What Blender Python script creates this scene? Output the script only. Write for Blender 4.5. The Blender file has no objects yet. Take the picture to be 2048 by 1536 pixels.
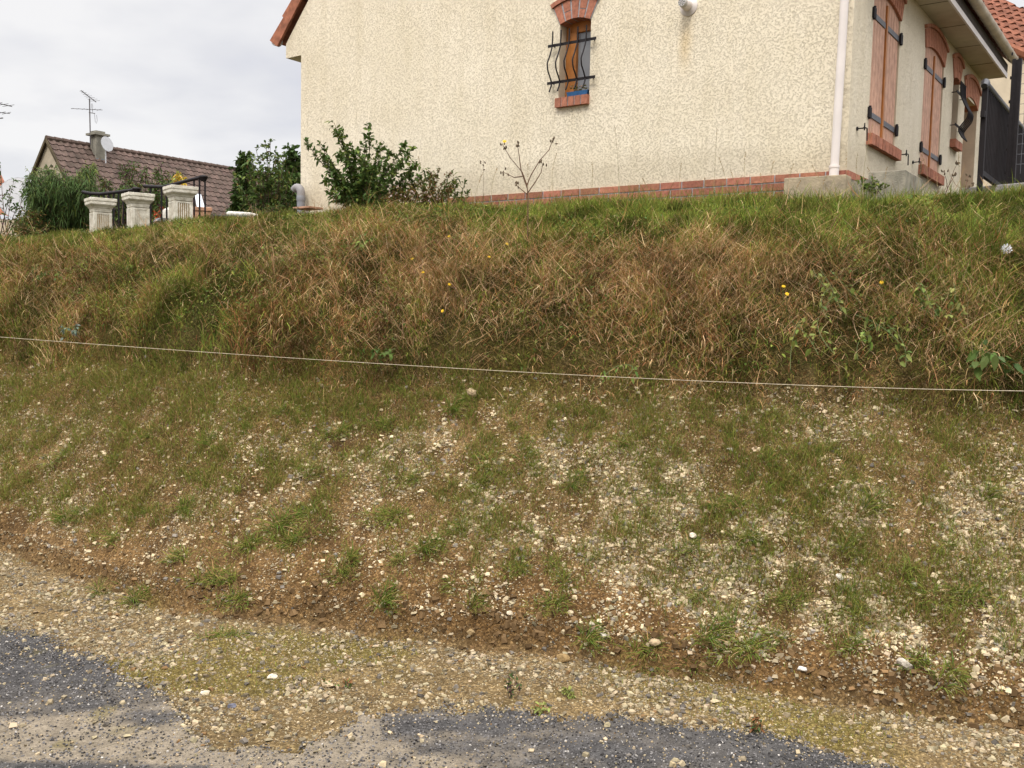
import bpy, math, random
import numpy as np
from mathutils import Matrix, Vector
random.seed(7); rng = np.random.default_rng(11)
sc = bpy.context.scene; COL = sc.collection
# ------------------------------------------------------------------ camera
FP = 1880.0                                   # focal length in pixels of the 2048 px wide photograph
def nz(v): v = np.array(v, float); return v/np.linalg.norm(v)
UP = -nz((-524, 25200, 1880)); FW = nz(np.array([0, 0, 1.])-UP*UP[2]); RT = np.cross(FW, UP)
def ray(px, py):
    c = np.array([px-1024, py-768, FP]); d = np.array([c@RT, c@FW, c@UP]); return d/d[1]
def at(px, py, Y): return ray(px, py)*Y       # point at distance Y in front of the camera
cam = bpy.data.cameras.new('camera'); camo = bpy.data.objects.new('camera', cam); COL.objects.link(camo)
cx = nz([RT[0], FW[0], UP[0]]); cyd = np.array([RT[1], FW[1], UP[1]]); czf = np.array([RT[2], FW[2], UP[2]])
M = Matrix(((cx[0], -cyd[0], -czf[0], 0), (cx[1], -cyd[1], -czf[1], 0), (cx[2], -cyd[2], -czf[2], 0), (0, 0, 0, 1)))
camo.matrix_world = M
cam.sensor_width = 36; cam.lens = 36*FP/2048; cam.clip_start = .05; cam.clip_end = 3000
sc.camera = camo
# ------------------------------------------------------------------ sky and sun
w = bpy.data.worlds.new('World'); sc.world = w; w.use_nodes = True
nt = w.node_tree; N = nt.nodes; L = nt.links; N.clear()
SUN_EL, SUN_AZ = math.radians(52), math.radians(200)     # compass azimuth: behind the camera, a little left
out = N.new('ShaderNodeOutputWorld'); add = N.new('ShaderNodeAddShader')
b1 = N.new('ShaderNodeBackground'); b2 = N.new('ShaderNodeBackground')
sky = N.new('ShaderNodeTexSky'); sky.sky_type = 'NISHITA'; sky.sun_disc = False
sky.sun_elevation = SUN_EL; sky.sun_rotation = SUN_AZ
L.new(sky.outputs[0], b1.inputs[0]); b1.inputs[1].default_value = .008
tc = N.new('ShaderNodeTexCoord'); sep = N.new('ShaderNodeSeparateXYZ'); L.new(tc.outputs['Generated'], sep.inputs[0])
def mth(op, a, b=None, c=None, tree=None):
    n = (tree or nt).nodes.new('ShaderNodeMath'); n.operation = op
    for i, v in enumerate((a, b, c)):
        if v is None: continue
        if isinstance(v, (int, float)): n.inputs[i].default_value = v
        else: (tree or nt).links.new(v, n.inputs[i])
    return n.outputs[0]
zc = mth('MAXIMUM', sep.outputs[2], 0.0)
den = mth('ADD', zc, .22)
cmb = N.new('ShaderNodeCombineXYZ'); L.new(mth('DIVIDE', sep.outputs[0], den), cmb.inputs[0]); L.new(mth('DIVIDE', sep.outputs[1], den), cmb.inputs[1])
nz1 = N.new('ShaderNodeTexNoise'); nz1.inputs['Scale'].default_value = 1.5; nz1.inputs['Detail'].default_value = 5; nz1.inputs['Roughness'].default_value = .48
L.new(cmb.outputs[0], nz1.inputs['Vector'])
rmp = N.new('ShaderNodeValToRGB'); L.new(nz1.outputs[0], rmp.inputs[0])
e = rmp.color_ramp.elements; e[0].position = .36; e[0].color = (.66, .665, .73, 1); e[1].position = .60; e[1].color = (.91, .895, .89, 1)
m1 = rmp.color_ramp.elements.new(.48); m1.color = (.77, .765, .79, 1)
grad = mth('MULTIPLY_ADD', mth('MAXIMUM', mth('SUBTRACT', zc, .30), 0.), 4.6, .69)       # an overcast sky is brighter overhead
mx = N.new('ShaderNodeMix'); mx.data_type = 'RGBA'; mx.blend_type = 'MULTIPLY'; mx.inputs[0].default_value = 1
L.new(rmp.outputs[0], mx.inputs[6]); cg = N.new('ShaderNodeCombineColor'); 
for i in range(3): L.new(grad, cg.inputs[i])
L.new(cg.outputs[0], mx.inputs[7]); L.new(mx.outputs[2], b2.inputs[0]); b2.inputs[1].default_value = 1.0
L.new(b1.outputs[0], add.inputs[0]); L.new(b2.outputs[0], add.inputs[1]); L.new(add.outputs[0], out.inputs[0])
sun = bpy.data.lights.new('sun', 'SUN'); sun.energy = 1.4; sun.angle = math.radians(14); sun.color = (1, .94, .84)
suno = bpy.data.objects.new('sun', sun); COL.objects.link(suno)
sd = Vector((math.sin(SUN_AZ)*math.cos(SUN_EL), math.cos(SUN_AZ)*math.cos(SUN_EL), math.sin(SUN_EL)))
suno.rotation_euler = sd.to_track_quat('Z', 'Y').to_euler()
sc.view_settings.view_transform = 'Standard'; sc.view_settings.look = 'None'; sc.view_settings.gamma = 1; sc.view_settings.exposure = .5
sc.cycles.max_bounces = 6; sc.cycles.diffuse_bounces = 3
# ------------------------------------------------------------------ helpers
def tag(o, label=None, cat=None, group=None, kind=None):
    if label: o['label'] = label
    if cat: o['category'] = cat
    if group: o['group'] = group
    if kind: o['kind'] = kind
    return o
def empty(name, loc, label, cat, group=None):
    o = bpy.data.objects.new(name, None); COL.objects.link(o); o.location = tuple(float(v) for v in loc); o.empty_display_size = .1
    return tag(o, label, cat, group)
def link(name, me, parent=None):
    o = bpy.data.objects.new(name, me); COL.objects.link(o)
    if parent is not None:
        o.parent = parent; p = Vector((0, 0, 0)); q = parent
        while q is not None: p += q.location; q = q.parent
        o.location = -p
    return o
def raw_mesh(name, V, sizes, loops, mats, midx=None, col=None, smooth=False):
    """V (n,3); sizes (f,) corners of each face; loops flat vertex indices; col (n,3) per-vertex surface colour"""
    me = bpy.data.meshes.new(name)
    V = np.ascontiguousarray(V, np.float32); sizes = np.asarray(sizes, np.int32); loops = np.asarray(loops, np.int32)
    me.vertices.add(len(V)); me.vertices.foreach_set('co', V.ravel())
    me.loops.add(len(loops)); me.loops.foreach_set('vertex_index', loops)
    me.polygons.add(len(sizes)); st = np.concatenate(([0], np.cumsum(sizes)[:-1])).astype(np.int32)
    me.polygons.foreach_set('loop_start', st); me.polygons.foreach_set('loop_total', sizes)
    if midx is not None: me.polygons.foreach_set('material_index', np.asarray(midx, np.int32))
    me.polygons.foreach_set('use_smooth', np.full(len(sizes), smooth))
    for m in mats: me.materials.append(m)
    if col is not None:
        a = me.attributes.new('col', 'FLOAT_COLOR', 'POINT')
        c = np.ones((len(V), 4), np.float32); c[:, :3] = col; a.data.foreach_set('color', c.ravel())
    me.update(calc_edges=True); return me
class MB:
    """collects solid pieces of one part, built in world coordinates"""
    def __init__(s): s.V = []; s.F = []; s.M = []; s.C = []; s.n = 0
    def put(s, vs, fs, m=0, c=(1, 1, 1)):
        s.V += [tuple(float(x) for x in v) for v in vs]; s.F += [[i+s.n for i in f] for f in fs]; s.M += [m]*len(fs); s.C += [c]*len(vs); s.n += len(vs)
    def box(s, fr, t0, t1, n0, n1, z0, z1, m=0, c=(1, 1, 1)):
        v = [fr(t, n, z) for z in (z0, z1) for n in (n0, n1) for t in (t0, t1)]
        s.put(v, [(0, 2, 3, 1), (4, 5, 7, 6), (0, 1, 5, 4), (2, 6, 7, 3), (0, 4, 6, 2), (1, 3, 7, 5)], m, c)
    def prism(s, fr, poly, n0, n1, m=0, c=(1, 1, 1)):      # polygon in the (t,z) plane of the frame
        k = len(poly); v = [fr(t, n0, z) for t, z in poly]+[fr(t, n1, z) for t, z in poly]
        s.put(v, [list(range(k))[::-1], list(range(k, 2*k))]+[(i, (i+1) % k, (i+1) % k+k, i+k) for i in range(k)], m, c)
    def tube(s, pts, r, k=8, m=0, c=(1, 1, 1), cap=True):
        pts = [np.array(p, float) for p in pts]; rs = r if hasattr(r, '__len__') else [r]*len(pts)
        base = s.n; prev = None; V = []; F = []
        for i, p in enumerate(pts):
            d = nz(pts[min(i+1, len(pts)-1)]-pts[max(i-1, 0)])
            if prev is None:
                a = np.array([0, 0, 1.]) if abs(d[2]) < .9 else np.array([1., 0, 0]); u = nz(np.cross(d, a))
            else: u = nz(prev-d*(prev@d))
            prev = u; v = np.cross(d, u)
            for j in range(k):
                q = 2*math.pi*j/k; V.append(p+rs[i]*(u*math.cos(q)+v*math.sin(q)))
        for i in range(len(pts)-1):
            for j in range(k):
                a = i*k+j; b = i*k+(j+1) % k; F.append((a, b, b+k, a+k))
        if cap: F.append(list(range(k))[::-1]); F.append([(len(pts)-1)*k+j for j in range(k)])
        s.put(V, F, m, c)
    def lathe(s, c0, prof, k=16, m=0, ax=(0, 0, 1)):       # prof: (radius, height) along ax
        ax = nz(ax); a = np.array([0, 0, 1.]) if abs(ax[2]) < .9 else np.array([1., 0, 0]); u = nz(np.cross(ax, a)); v = np.cross(ax, u)
        V = []; F = []
        for r, h in prof:
            for j in range(k):
                q = 2*math.pi*j/k; V.append(np.array(c0)+ax*h+r*(u*math.cos(q)+v*math.sin(q)))
        for i in range(len(prof)-1):
            for j in range(k):
                a_ = i*k+j; b_ = i*k+(j+1) % k; F.append((a_, b_, b_+k, a_+k))
        F.append(list(range(k))[::-1]); F.append([(len(prof)-1)*k+j for j in range(k)]); s.put(V, F, m)
    def build(s, name, mats, parent=None, smooth=False, bevel=0):
        if not isinstance(mats, (list, tuple)): mats = [mats]
        me = raw_mesh(name, np.array(s.V), [len(f) for f in s.F], [i for f in s.F for i in f], mats, s.M, np.array(s.C))
        import bmesh
        bm = bmesh.new(); bm.from_mesh(me); bmesh.ops.recalc_face_normals(bm, faces=bm.faces); bm.to_mesh(me); bm.free()
        if smooth: 
            me.polygons.foreach_set('use_smooth', np.full(len(me.polygons), True))
            try: me.set_sharp_from_angle(angle=math.radians(40))
            except Exception: pass
        o = link(name, me, parent)
        if bevel:
            b = o.modifiers.new('bevel', 'BEVEL'); b.width = bevel; b.segments = 2; b.limit_method = 'ANGLE'
        return o
# ------------------------------------------------------------------ numpy noise
_T = np.random.default_rng(5).random((8, 256, 256))
def vn(x, y, k=0):
    x = np.asarray(x, float); y = np.asarray(y, float); T = _T[k % 8]
    xi = np.floor(x).astype(int); yi = np.floor(y).astype(int); fx = x-xi; fy = y-yi
    fx = fx*fx*(3-2*fx); fy = fy*fy*(3-2*fy); a = xi & 255; b = yi & 255; a1 = (xi+1) & 255; b1_ = (yi+1) & 255
    return (T[a, b]*(1-fx)+T[a1, b]*fx)*(1-fy)+(T[a, b1_]*(1-fx)+T[a1, b1_]*fx)*fy
def fbm(x, y, k=0, o=4):
    s = 0; A = 1; t = 0
    for i in range(o): s = s+A*vn(np.asarray(x)*2**i+17.3*i, np.asarray(y)*2**i+9.1*i, k+i); t += A; A *= .5
    return s/t
def sst(a, b, x): t = np.clip((x-a)/(b-a), 0, 1); return t*t*(3-2*t)
# ------------------------------------------------------------------ materials
def newmat(name):
    m = bpy.data.materials.new(name); m.use_nodes = True; t = m.node_tree; b = t.nodes['Principled BSDF']; return m, t, b
def mat(name, c, rough=.8, var=.25, scale=6, bump=0, bscale=40, metal=0, c2=None, attr=False, spec=.3, detail=5, coord='Object', bdist=.01, trans=0):
    m, t, b = newmat(name); n = t.nodes; l = t.links
    tcn = n.new('ShaderNodeTexCoord'); no = n.new('ShaderNodeTexNoise'); no.inputs['Scale'].default_value = scale; no.inputs['Detail'].default_value = detail; no.inputs['Roughness'].default_value = .6
    l.new(tcn.outputs[coord], no.inputs['Vector'])
    r = n.new('ShaderNodeValToRGB'); l.new(no.outputs[0], r.inputs[0])
    c2 = c2 or tuple(x*(1-var) for x in c); c1 = tuple(min(1, x*(1+var*.6)) for x in c)
    r.color_ramp.elements[0].position = .32; r.color_ramp.elements[0].color = (*c2, 1); r.color_ramp.elements[1].position = .68; r.color_ramp.elements[1].color = (*c1, 1)
    o = r.outputs[0]
    if attr:
        a = n.new('ShaderNodeAttribute'); a.attribute_name = 'col'; x = n.new('ShaderNodeMix'); x.data_type = 'RGBA'; x.blend_type = 'MULTIPLY'; x.inputs[0].default_value = 1
        l.new(o, x.inputs[6]); l.new(a.outputs['Color'], x.inputs[7]); o = x.outputs[2]
    l.new(o, b.inputs['Base Color']); b.inputs['Roughness'].default_value = rough; b.inputs['Metallic'].default_value = metal; b.inputs['Specular IOR Level'].default_value = spec
    if bump:
        no2 = n.new('ShaderNodeTexNoise'); no2.inputs['Scale'].default_value = bscale; no2.inputs['Detail'].default_value = 4; l.new(tcn.outputs[coord], no2.inputs['Vector'])
        bp = n.new('ShaderNodeBump'); bp.inputs['Strength'].default_value = bump; bp.inputs['Distance'].default_value = bdist; l.new(no2.outputs[0], bp.inputs['Height']); l.new(bp.outputs[0], b.inputs['Normal'])
    return m
def leafmat(name, rough=.55, trans=.25, spec=.25):
    m, t, b = newmat(name); n = t.nodes; l = t.links
    a = n.new('ShaderNodeAttribute'); a.attribute_name = 'col'; l.new(a.outputs['Color'], b.inputs['Base Color']); b.inputs['Roughness'].default_value = rough; b.inputs['Specular IOR Level'].default_value = spec
    if trans:
        tr = n.new('ShaderNodeBsdfTranslucent'); mi = n.new('ShaderNodeMixShader'); mi.inputs[0].default_value = trans; l.new(a.outputs['Color'], tr.inputs[0])
        l.new(b.outputs[0], mi.inputs[1]); l.new(tr.outputs[0], mi.inputs[2]); l.new(mi.outputs[0], n['Material Output'].inputs[0])
    return m
GRASS = leafmat('grass_blades', .8, .2, .03); LEAF = leafmat('leaves', .6, .22, .10); STEM = leafmat('stems', .8, 0, .2)
STONE = leafmat('stone_chips', 1, 0, 0)
# ------------------------------------------------------------------ terrain
KX = [-400, -60, -3.15, -1.89, -.93, -.11, .40, .80, 1.22, 1.92, 10, 60, 400]; KY = [190, 36.6, 5.78, 4.92, 4.52, 4.34, 4.18, 3.98, 3.84, 3.56, 1.2, -12, -92]
def yf(x):
    x = np.asarray(x, float); s = 0
    for d in (-.2, -.1, 0, .1, .2): s = s+np.interp(x+d, KX, KY)
    return s/5+.16*(fbm(x*1.3, x*0+3, 1, 3)-.5)
PV = [-100, -2.5, -1.0, -.25, -.03, .05, .14, .6, 1.05, 1.38, 1.55, 2.0, 2.5, 3.0, 3.5, 4.2, 6.5, 14, 200]
PZ = [-1.66, -1.62, -1.60, -1.575, -1.56, -1.43, -1.34, -1.02, -.68, -.45, -.14, .24, .54, .74, .835, .90, 1.10, 1.2, 1.2]
def height(x, y, fine=True):
    x = np.asarray(x, float); y = np.asarray(y, float); v = y-yf(x); z = np.interp(v, PV, PZ)
    k = sst(2., 3.6, v); z = z-k*(.12*sst(2.2, 5.5, -x)+.05*sst(1.0, 2.5, -x))*(1-sst(5, 9, v))
    z = z-.08*(1-sst(-2.6, -1.2, x))*sst(.0, .12, v)*(1-sst(.12, 1.2, v))        # the cut at the foot fades out to the left
    b = sst(-.1, .3, v)*(1-sst(3.5, 5, v))
    z = z+b*.16*(fbm(x*1.1, v*1.1, 2, 2)-.5)+b*sst(.1, .5, v)*.05*(fbm(x*4-v*2, v*4, 3, 3)-.5)+np.exp(-((v-.05)/.12)**2)*.05*(fbm(x*9, v*9, 2, 3)-.5)
    z = z+sst(-1.5, -.6, v)*(1-sst(-.1, .1, v))*.08*(fbm(x*1.5, y*2.2, 4, 2)-.45)
    if fine: z = z+(.012+.03*b)*(fbm(x*12, y*12, 5, 3)-.5)
    return z
def ground_hit(px, py, lift=0):
    d = ray(px, py); Y = 2.8; 
    while Y < 30:
        p = d*Y
        if p[2] < height(p[0], p[1], False)+lift: break
        Y += .02
    return d*Y
def axis(lo, hi, st, far, g=1.18):
    a = list(np.arange(lo, hi+st/2, st)); s = st; p = a[-1]
    while p < far: s *= g; p += s; a.append(p)
    s = st; p = a[0]; pre = []
    while p > -far: s *= g; p -= s; pre.append(p)
    return np.array(pre[::-1]+a)
ax_ = axis(-7.5, 5.0, .03, 500); ay_ = axis(2.6, 12.0, .028, 500)
X, Y = np.meshgrid(ax_, ay_); Xf = X.ravel(); Yf = Y.ravel(); Zf = height(Xf, Yf); nx, ny = len(ax_), len(ay_)
def chalk_map(x, v):       # where chalk grit lies on the bank
    p = fbm(x*4.6-v*2.2, v*4.2+x*.5, 3, 5)
    return np.clip((sst(.38, .62, p)*.80+.18)*(.42+.95*sst(-1.2, .9, x)), 0, 1)*(1-.6*sst(.85, 1.3, v))
def bare_map(x, v):        # raw brown earth near the foot
    return np.clip((1-sst(.08, .30, v+.25*(fbm(x*2, v*2, 6, 3)-.5)))+.8*np.exp(-((x+.9)/.9)**2-((v-.3)/.28)**2), 0, 1)
def ground_colour(x, y):
    v = y-yf(x); x_ = x; n1 = fbm(x*3, y*3, 1, 4)[:, None]; n2 = fbm(x*14, y*14, 2, 3)[:, None]
    soil = np.array([.185, .114, .048]); dark = np.array([.075, .046, .019]); chalk = np.array([.35, .265, .145]); moss = np.array([.110, .092, .020]); sand = np.array([.190, .136, .068]); turf = np.array([.055, .050, .013])
    c = dark+(soil-dark)*sst(.25, .7, n1*.5+n2*.5)
    m = chalk_map(x, v)[:, None]*sst(.3, .6, n2); c = c*(1-.65*m)+chalk*.65*m
    ms = (sst(.45, .7, fbm(x*2.2, y*2.2, 4, 3))*sst(.35, 1.1, v)*.75)[:, None]; c = c*(1-ms)+moss*ms
    bn = (bare_map(x, v)*(.55+.45*sst(-2, 0, x)))[:, None]; c = c*(1-bn)+(np.array([.150, .088, .036])*(.5+.9*n2))*bn
    # flat strip between bank and asphalt: pale sandy grit with mossy patches
    f = (1-sst(-.12, .03, v+.1*(n2[:, 0]-.5)))[:, None]; g = sand*(.7+.6*n2); mo = sst(.5, .74, fbm(x*1.7, y*3, 6, 5))[:, None]*.6; g = g*(.72+.5*fbm(x*5, y*8, 2, 3)[:, None]); g = g*(1-mo)+moss*1.25*mo
    c = c*(1-f)+g*f
    t = sst(1.3, 1.6, v)[:, None]; c = c*(1-t)+turf*(.6+.8*n2)*t
    return c
col = ground_colour(Xf, Yf)
i = np.arange(nx*ny).reshape(ny, nx); q = np.stack([i[:-1, :-1], i[:-1, 1:], i[1:, 1:], i[1:, :-1]], -1).reshape(-1, 4)
GM = mat('earth', (1, 1, 1), .95, .3, 60, 1.0, 130, c2=(.62, .6, .56), attr=True, spec=.08, bdist=.012)
_t = GM.node_tree; _v = _t.nodes.new('ShaderNodeTexVoronoi'); _v.inputs['Scale'].default_value = 120; _v.inputs['Randomness'].default_value = 1; _tc = _t.nodes.new('ShaderNodeTexCoord'); _t.links.new(_tc.outputs['Object'], _v.inputs['Vector'])
_s = _t.nodes.new('ShaderNodeSeparateColor'); _t.links.new(_v.outputs['Color'], _s.inputs[0]); _r = _t.nodes.new('ShaderNodeValToRGB'); _t.links.new(_s.outputs[0], _r.inputs[0]); _r.color_ramp.elements[0].color = (.55, .52, .48, 1); _r.color_ramp.elements[1].color = (1.9, 1.9, 1.85, 1); _r.color_ramp.elements[1].position = 1
_e = _r.color_ramp.elements.new(.72); _e.color = (1.0, .98, .94, 1); _x = _t.nodes.new('ShaderNodeMix'); _x.data_type = 'RGBA'; _x.blend_type = 'MULTIPLY'; _x.inputs[0].default_value = 1
_p = _t.nodes['Principled BSDF']; _o = _p.inputs['Base Color'].links[0].from_socket; _t.links.new(_o, _x.inputs[6]); _t.links.new(_r.outputs[0], _x.inputs[7]); _t.links.new(_x.outputs[2], _p.inputs['Base Color'])
g = link('ground', raw_mesh('ground', np.stack([Xf, Yf, Zf], -1), np.full(len(q), 4), q.ravel(), [GM], None, col, True)); tag(g, kind='structure')
# ---- asphalt sheet, ragged edge, 4 mm and more above the ground
AE = [(-400, 1150), (-200, 1200), (0, 1255), (100, 1278), (220, 1342), (330, 1396), (375, 1450), (430, 1500), (590, 1502), (680, 1456), (760, 1436), (850, 1428), (1000, 1432), (1100, 1442), (1250, 1447), (1400, 1462), (1550, 1482), (1650, 1502), (1750, 1536), (1900, 1590), (2100, 1660)]
AE = [ray(a, b)*(-1.59/ray(a, b)[2]) for a, b in AE]; AXS = [p[0] for p in AE]; AYS = [p[1] for p in AE]
def inside_asphalt(x, y):
    e = np.interp(x, [-9]+AXS+[9], [AYS[0]+3.2]+AYS+[0]); return e-y+.13*(fbm(x*5, y*5, 2, 4)-.5)+.10*(fbm(x*22, y*22, 4, 3)-.5)
ex = np.concatenate([np.arange(-9, -4, .06), np.arange(-4, 3.6, .022), np.arange(3.6, 9, .06)]); ey = np.concatenate([np.arange(-8, 2.8, .12), np.arange(2.8, 6, .022), np.arange(6, 9.6, .06)])
X, Y = np.meshgrid(ex, ey); xa, ya = X.ravel(), Y.ravel(); za = height(xa, ya, False)+.016+.006*(fbm(xa*9, ya*9, 1, 2)-.5); nxa, nya = len(ex), len(ey)
i = np.arange(nxa*nya).reshape(nya, nxa); q = np.stack([i[:-1, :-1], i[:-1, 1:], i[1:, 1:], i[1:, :-1]], -1).reshape(-1, 4)
ok = (inside_asphalt(xa, ya) > 0)[q].all(1); q = q[ok]
def dust_map(x, y):        # sandy dust lying on the asphalt
    d = np.exp(-((x+1.25)/.75)**2-((y-3.42)/.22)**2)*1.1+.9*np.exp(-((x+1.7)/1.3)**2)*(1-sst(3.30, 3.55, y+.12*sst(-1.8, -1.2, x)*-1))*1.5*sst(2.3, 2.9, y)+.5*np.exp(-((x-.1)/.5)**2-((y-3.25)/.15)**2)
    return np.clip(d*1.5*sst(.30, .68, fbm(x*3, y*8, 5, 5)), 0, .92)
dm = dust_map(xa, ya)[:, None]; n2 = fbm(xa*30, ya*30, 2, 3)[:, None]
ca = np.array([.078, .074, .070])*(.4+1.2*n2); ca = ca*(1-dm)+np.array([.26, .215, .155])*(.6+.8*n2)*dm
mo = sst(.64, .74, fbm(xa*7, ya*7, 6, 4))[:, None]*(1-sst(-1.6, -1.2, xa))[:, None]*.5; ca = ca*(1-mo)+np.array([.16, .13, .035])*mo
AM = mat('asphalt', (1, 1, 1), .95, .3, 90, .9, 160, c2=(.55, .55, .56), attr=True, spec=.06, bdist=.01)
r_ = link('road', raw_mesh('road', np.stack([xa, ya, za], -1), np.full(len(q), 4), q.ravel(), [AM], None, ca, True)); tag(r_, kind='structure')
# ------------------------------------------------------------------ stones
CUBE = np.array([[a, b, c] for a in (-1, 1) for b in (-1, 1) for c in (-1, 1)], float)
CF = np.array([[0, 1, 3, 2], [4, 6, 7, 5], [0, 4, 5, 1], [2, 3, 7, 6], [0, 2, 6, 4], [1, 5, 7, 3]])
def stones(name, P, R, C, flat=.5, tilt=.5):
    n = len(P); v = CUBE[None]*(1+rng.uniform(-.45, .3, (n, 8, 3))); v = v*np.stack([np.ones(n), rng.uniform(.55, .95, n), rng.uniform(flat*.6, flat*1.3, n)], -1)[:, None]*R[:, None, None]*.72
    v[:, [1, 3, 5, 7], :2] *= rng.uniform(.45, .95, (n, 1, 1))
    a = rng.uniform(0, 6.28, n); b = rng.normal(0, tilt, n); ca_, sa, cb, sb = np.cos(a), np.sin(a), np.cos(b), np.sin(b)
    x = v[..., 0]; y = v[..., 1]; z = v[..., 2]; y, z = y*cb[:, None]-z*sb[:, None], y*sb[:, None]+z*cb[:, None]; x, y = x*ca_[:, None]-y*sa[:, None], x*sa[:, None]+y*ca_[:, None]
    V = (np.stack([x, y, z], -1)+P[:, None]).reshape(-1, 3); Fq = (CF[None]+8*np.arange(n)[:, None, None]).reshape(-1, 4)
    return raw_mesh(name, V, np.full(len(Fq), 4), Fq.ravel(), [STONE], None, np.repeat(C, 8, 0))
def chalk_cols(n, grey=.12, rust=.03):
    b = np.array([.455, .37, .235])*rng.uniform(.35, 1.35, (n, 1))*(1+rng.normal(0, .02, (n, 3)))*np.array([1, 1, 1])**1
    k = rng.random(n); b[k < grey] = np.array([.23, .20, .165])*rng.uniform(.4, 1.2, ((k < grey).sum(), 1)); b[k > 1-rust] = np.array([.28, .17, .08])
    return np.clip(b, 0, .8)
def scatter(n, x0, x1, v0, v1, dens):
    x = rng.uniform(x0, x1, n); v = rng.uniform(v0, v1, n); k = rng.random(n) < dens(x, v); x = x[k]; v = v[k]; return x, v+yf(x), v
# chalk on the bank
x, y, v = scatter(330000, -6.3, 4.0, .04, 1.42, lambda x, v: .10+.90*chalk_map(x, v)*(1-.6*bare_map(x, v)))
R = .0029*np.exp(rng.exponential(.46, len(x))); R = np.clip(R*(.8+.5*chalk_map(x, v)), .0025, .019)
o = link('chalk_rubble', stones('chalk_rubble', np.stack([x, y, height(x, y)+R*.05], -1), R, chalk_cols(len(x)))); tag(o, 'pale chalk chips littering the lower part of the bank', 'rubble', kind='stuff')
x, y, v = scatter(26000, -6.0, 4.0, -.12, .24, lambda x, v: np.exp(-((v-.03)/.08)**2)*(.35+.65*sst(.35, .6, fbm(x*3, v*6, 2, 3)))*(.4+.6*sst(-2.2, 0, x))); R = np.clip(.004*np.exp(rng.exponential(.55, len(x))), .003, .024)
o = link('soil_clods', stones('soil_clods', np.stack([x, y, height(x, y)+R*.2], -1), R, np.array([.130, .082, .040])*rng.uniform(.45, 1.5, (len(x), 1)), .8, .6)); tag(o, 'crumbled brown earth clods along the cut foot of the bank', 'clods', kind='stuff')
# grit on the flat strip
x, y, v = scatter(150000, -6.3, 4.0, -1.6, .06, lambda x, v: np.where(inside_asphalt(x, v+yf(x)) > .01, .10*0+.5*np.exp(-np.clip(inside_asphalt(x, v+yf(x)), 0, 9)/.06)+.05, .35+.65*sst(.4, .62, fbm(x*2.5, v*4, 7, 3))))
R = np.clip(.0028*np.exp(rng.exponential(.5, len(x))), .0025, .018); onr = inside_asphalt(x, y) > 0; zr = np.where(onr, .018, 0)
o = link('gravel', stones('gravel', np.stack([x, y, height(x, y, False)*onr+height(x, y)*~onr+zr+R*.2], -1), R, chalk_cols(len(x), .15, .04)*.68)); tag(o, 'pale gravel spread along the foot of the bank beside the asphalt', 'gravel', kind='stuff')
# aggregate of the asphalt
n = 170000; x = rng.uniform(-4.5, 3.2, n); y = rng.uniform(2.9, 6.2, n); k = inside_asphalt(x, y) > -.02; x = x[k]; y = y[k]; d = dust_map(x, y); k = rng.random(len(x)) > d*.6; x = x[k]; y = y[k]
R = rng.uniform(.0025, .0065, len(x)); C = np.array([.097, .091, .087])*rng.uniform(.3, 1.9, (len(x), 1)); k = rng.random(len(x)); C[k > .968] = np.array([.40, .37, .33]); C[k < .04] = np.array([.33, .25, .15])
o = link('asphalt_aggregate', stones('asphalt_aggregate', np.stack([x, y, height(x, y, False)+.017+R*.1], -1), R, C, .7, .8)); tag(o, 'dark blue grey chips set in the worn asphalt', 'aggregate', kind='stuff')
def leaves_obj(name, P, D, Ln, ratio, C, parent=None, matl=None, droop=.25):
    """leaf blades: P base points, D directions, Ln lengths; each leaf folded along its midrib"""
    n = len(P); D = D/np.linalg.norm(D, axis=1)[:, None]; up = np.array([0, 0, 1.])+rng.normal(0, .45, (n, 3))
    S = np.cross(D, up); S /= np.linalg.norm(S, axis=1)[:, None]+1e-9; U = np.cross(S, D); Ln = np.broadcast_to(Ln, (n,)).reshape(-1, 1); W = Ln*ratio*.5
    b = P; m1 = P+D*Ln*.5-U*Ln*.03; tip = P+D*Ln-np.array([0, 0, 1.])*Ln*droop
    l1 = P+D*Ln*.28+S*W*.85+U*Ln*.05; l2 = P+D*Ln*.62+S*W*.8+U*Ln*.03-np.array([0, 0, 1.])*Ln*droop*.3; r1 = P+D*Ln*.28-S*W*.85+U*Ln*.05; r2 = P+D*Ln*.62-S*W*.8+U*Ln*.03-np.array([0, 0, 1.])*Ln*droop*.3
    V = np.stack([b, l1, l2, tip, r2, r1, m1], 1).reshape(-1, 3); k = 7*np.arange(n)[:, None]
    F4 = np.array([[0, 1, 2, 6], [6, 2, 3, 3], [0, 6, 4, 5], [6, 3, 4, 4]])
    loops = (np.array([0, 6, 2, 1, 6, 3, 2, 0, 5, 4, 6, 6, 4, 3])[None]+k).ravel(); sizes = np.tile([4, 3, 4, 3], n)
    return link(name, raw_mesh(name, V, sizes, loops, [matl or LEAF], None, np.repeat(np.clip(C, 0, 1), 7, 0)), parent)
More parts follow.
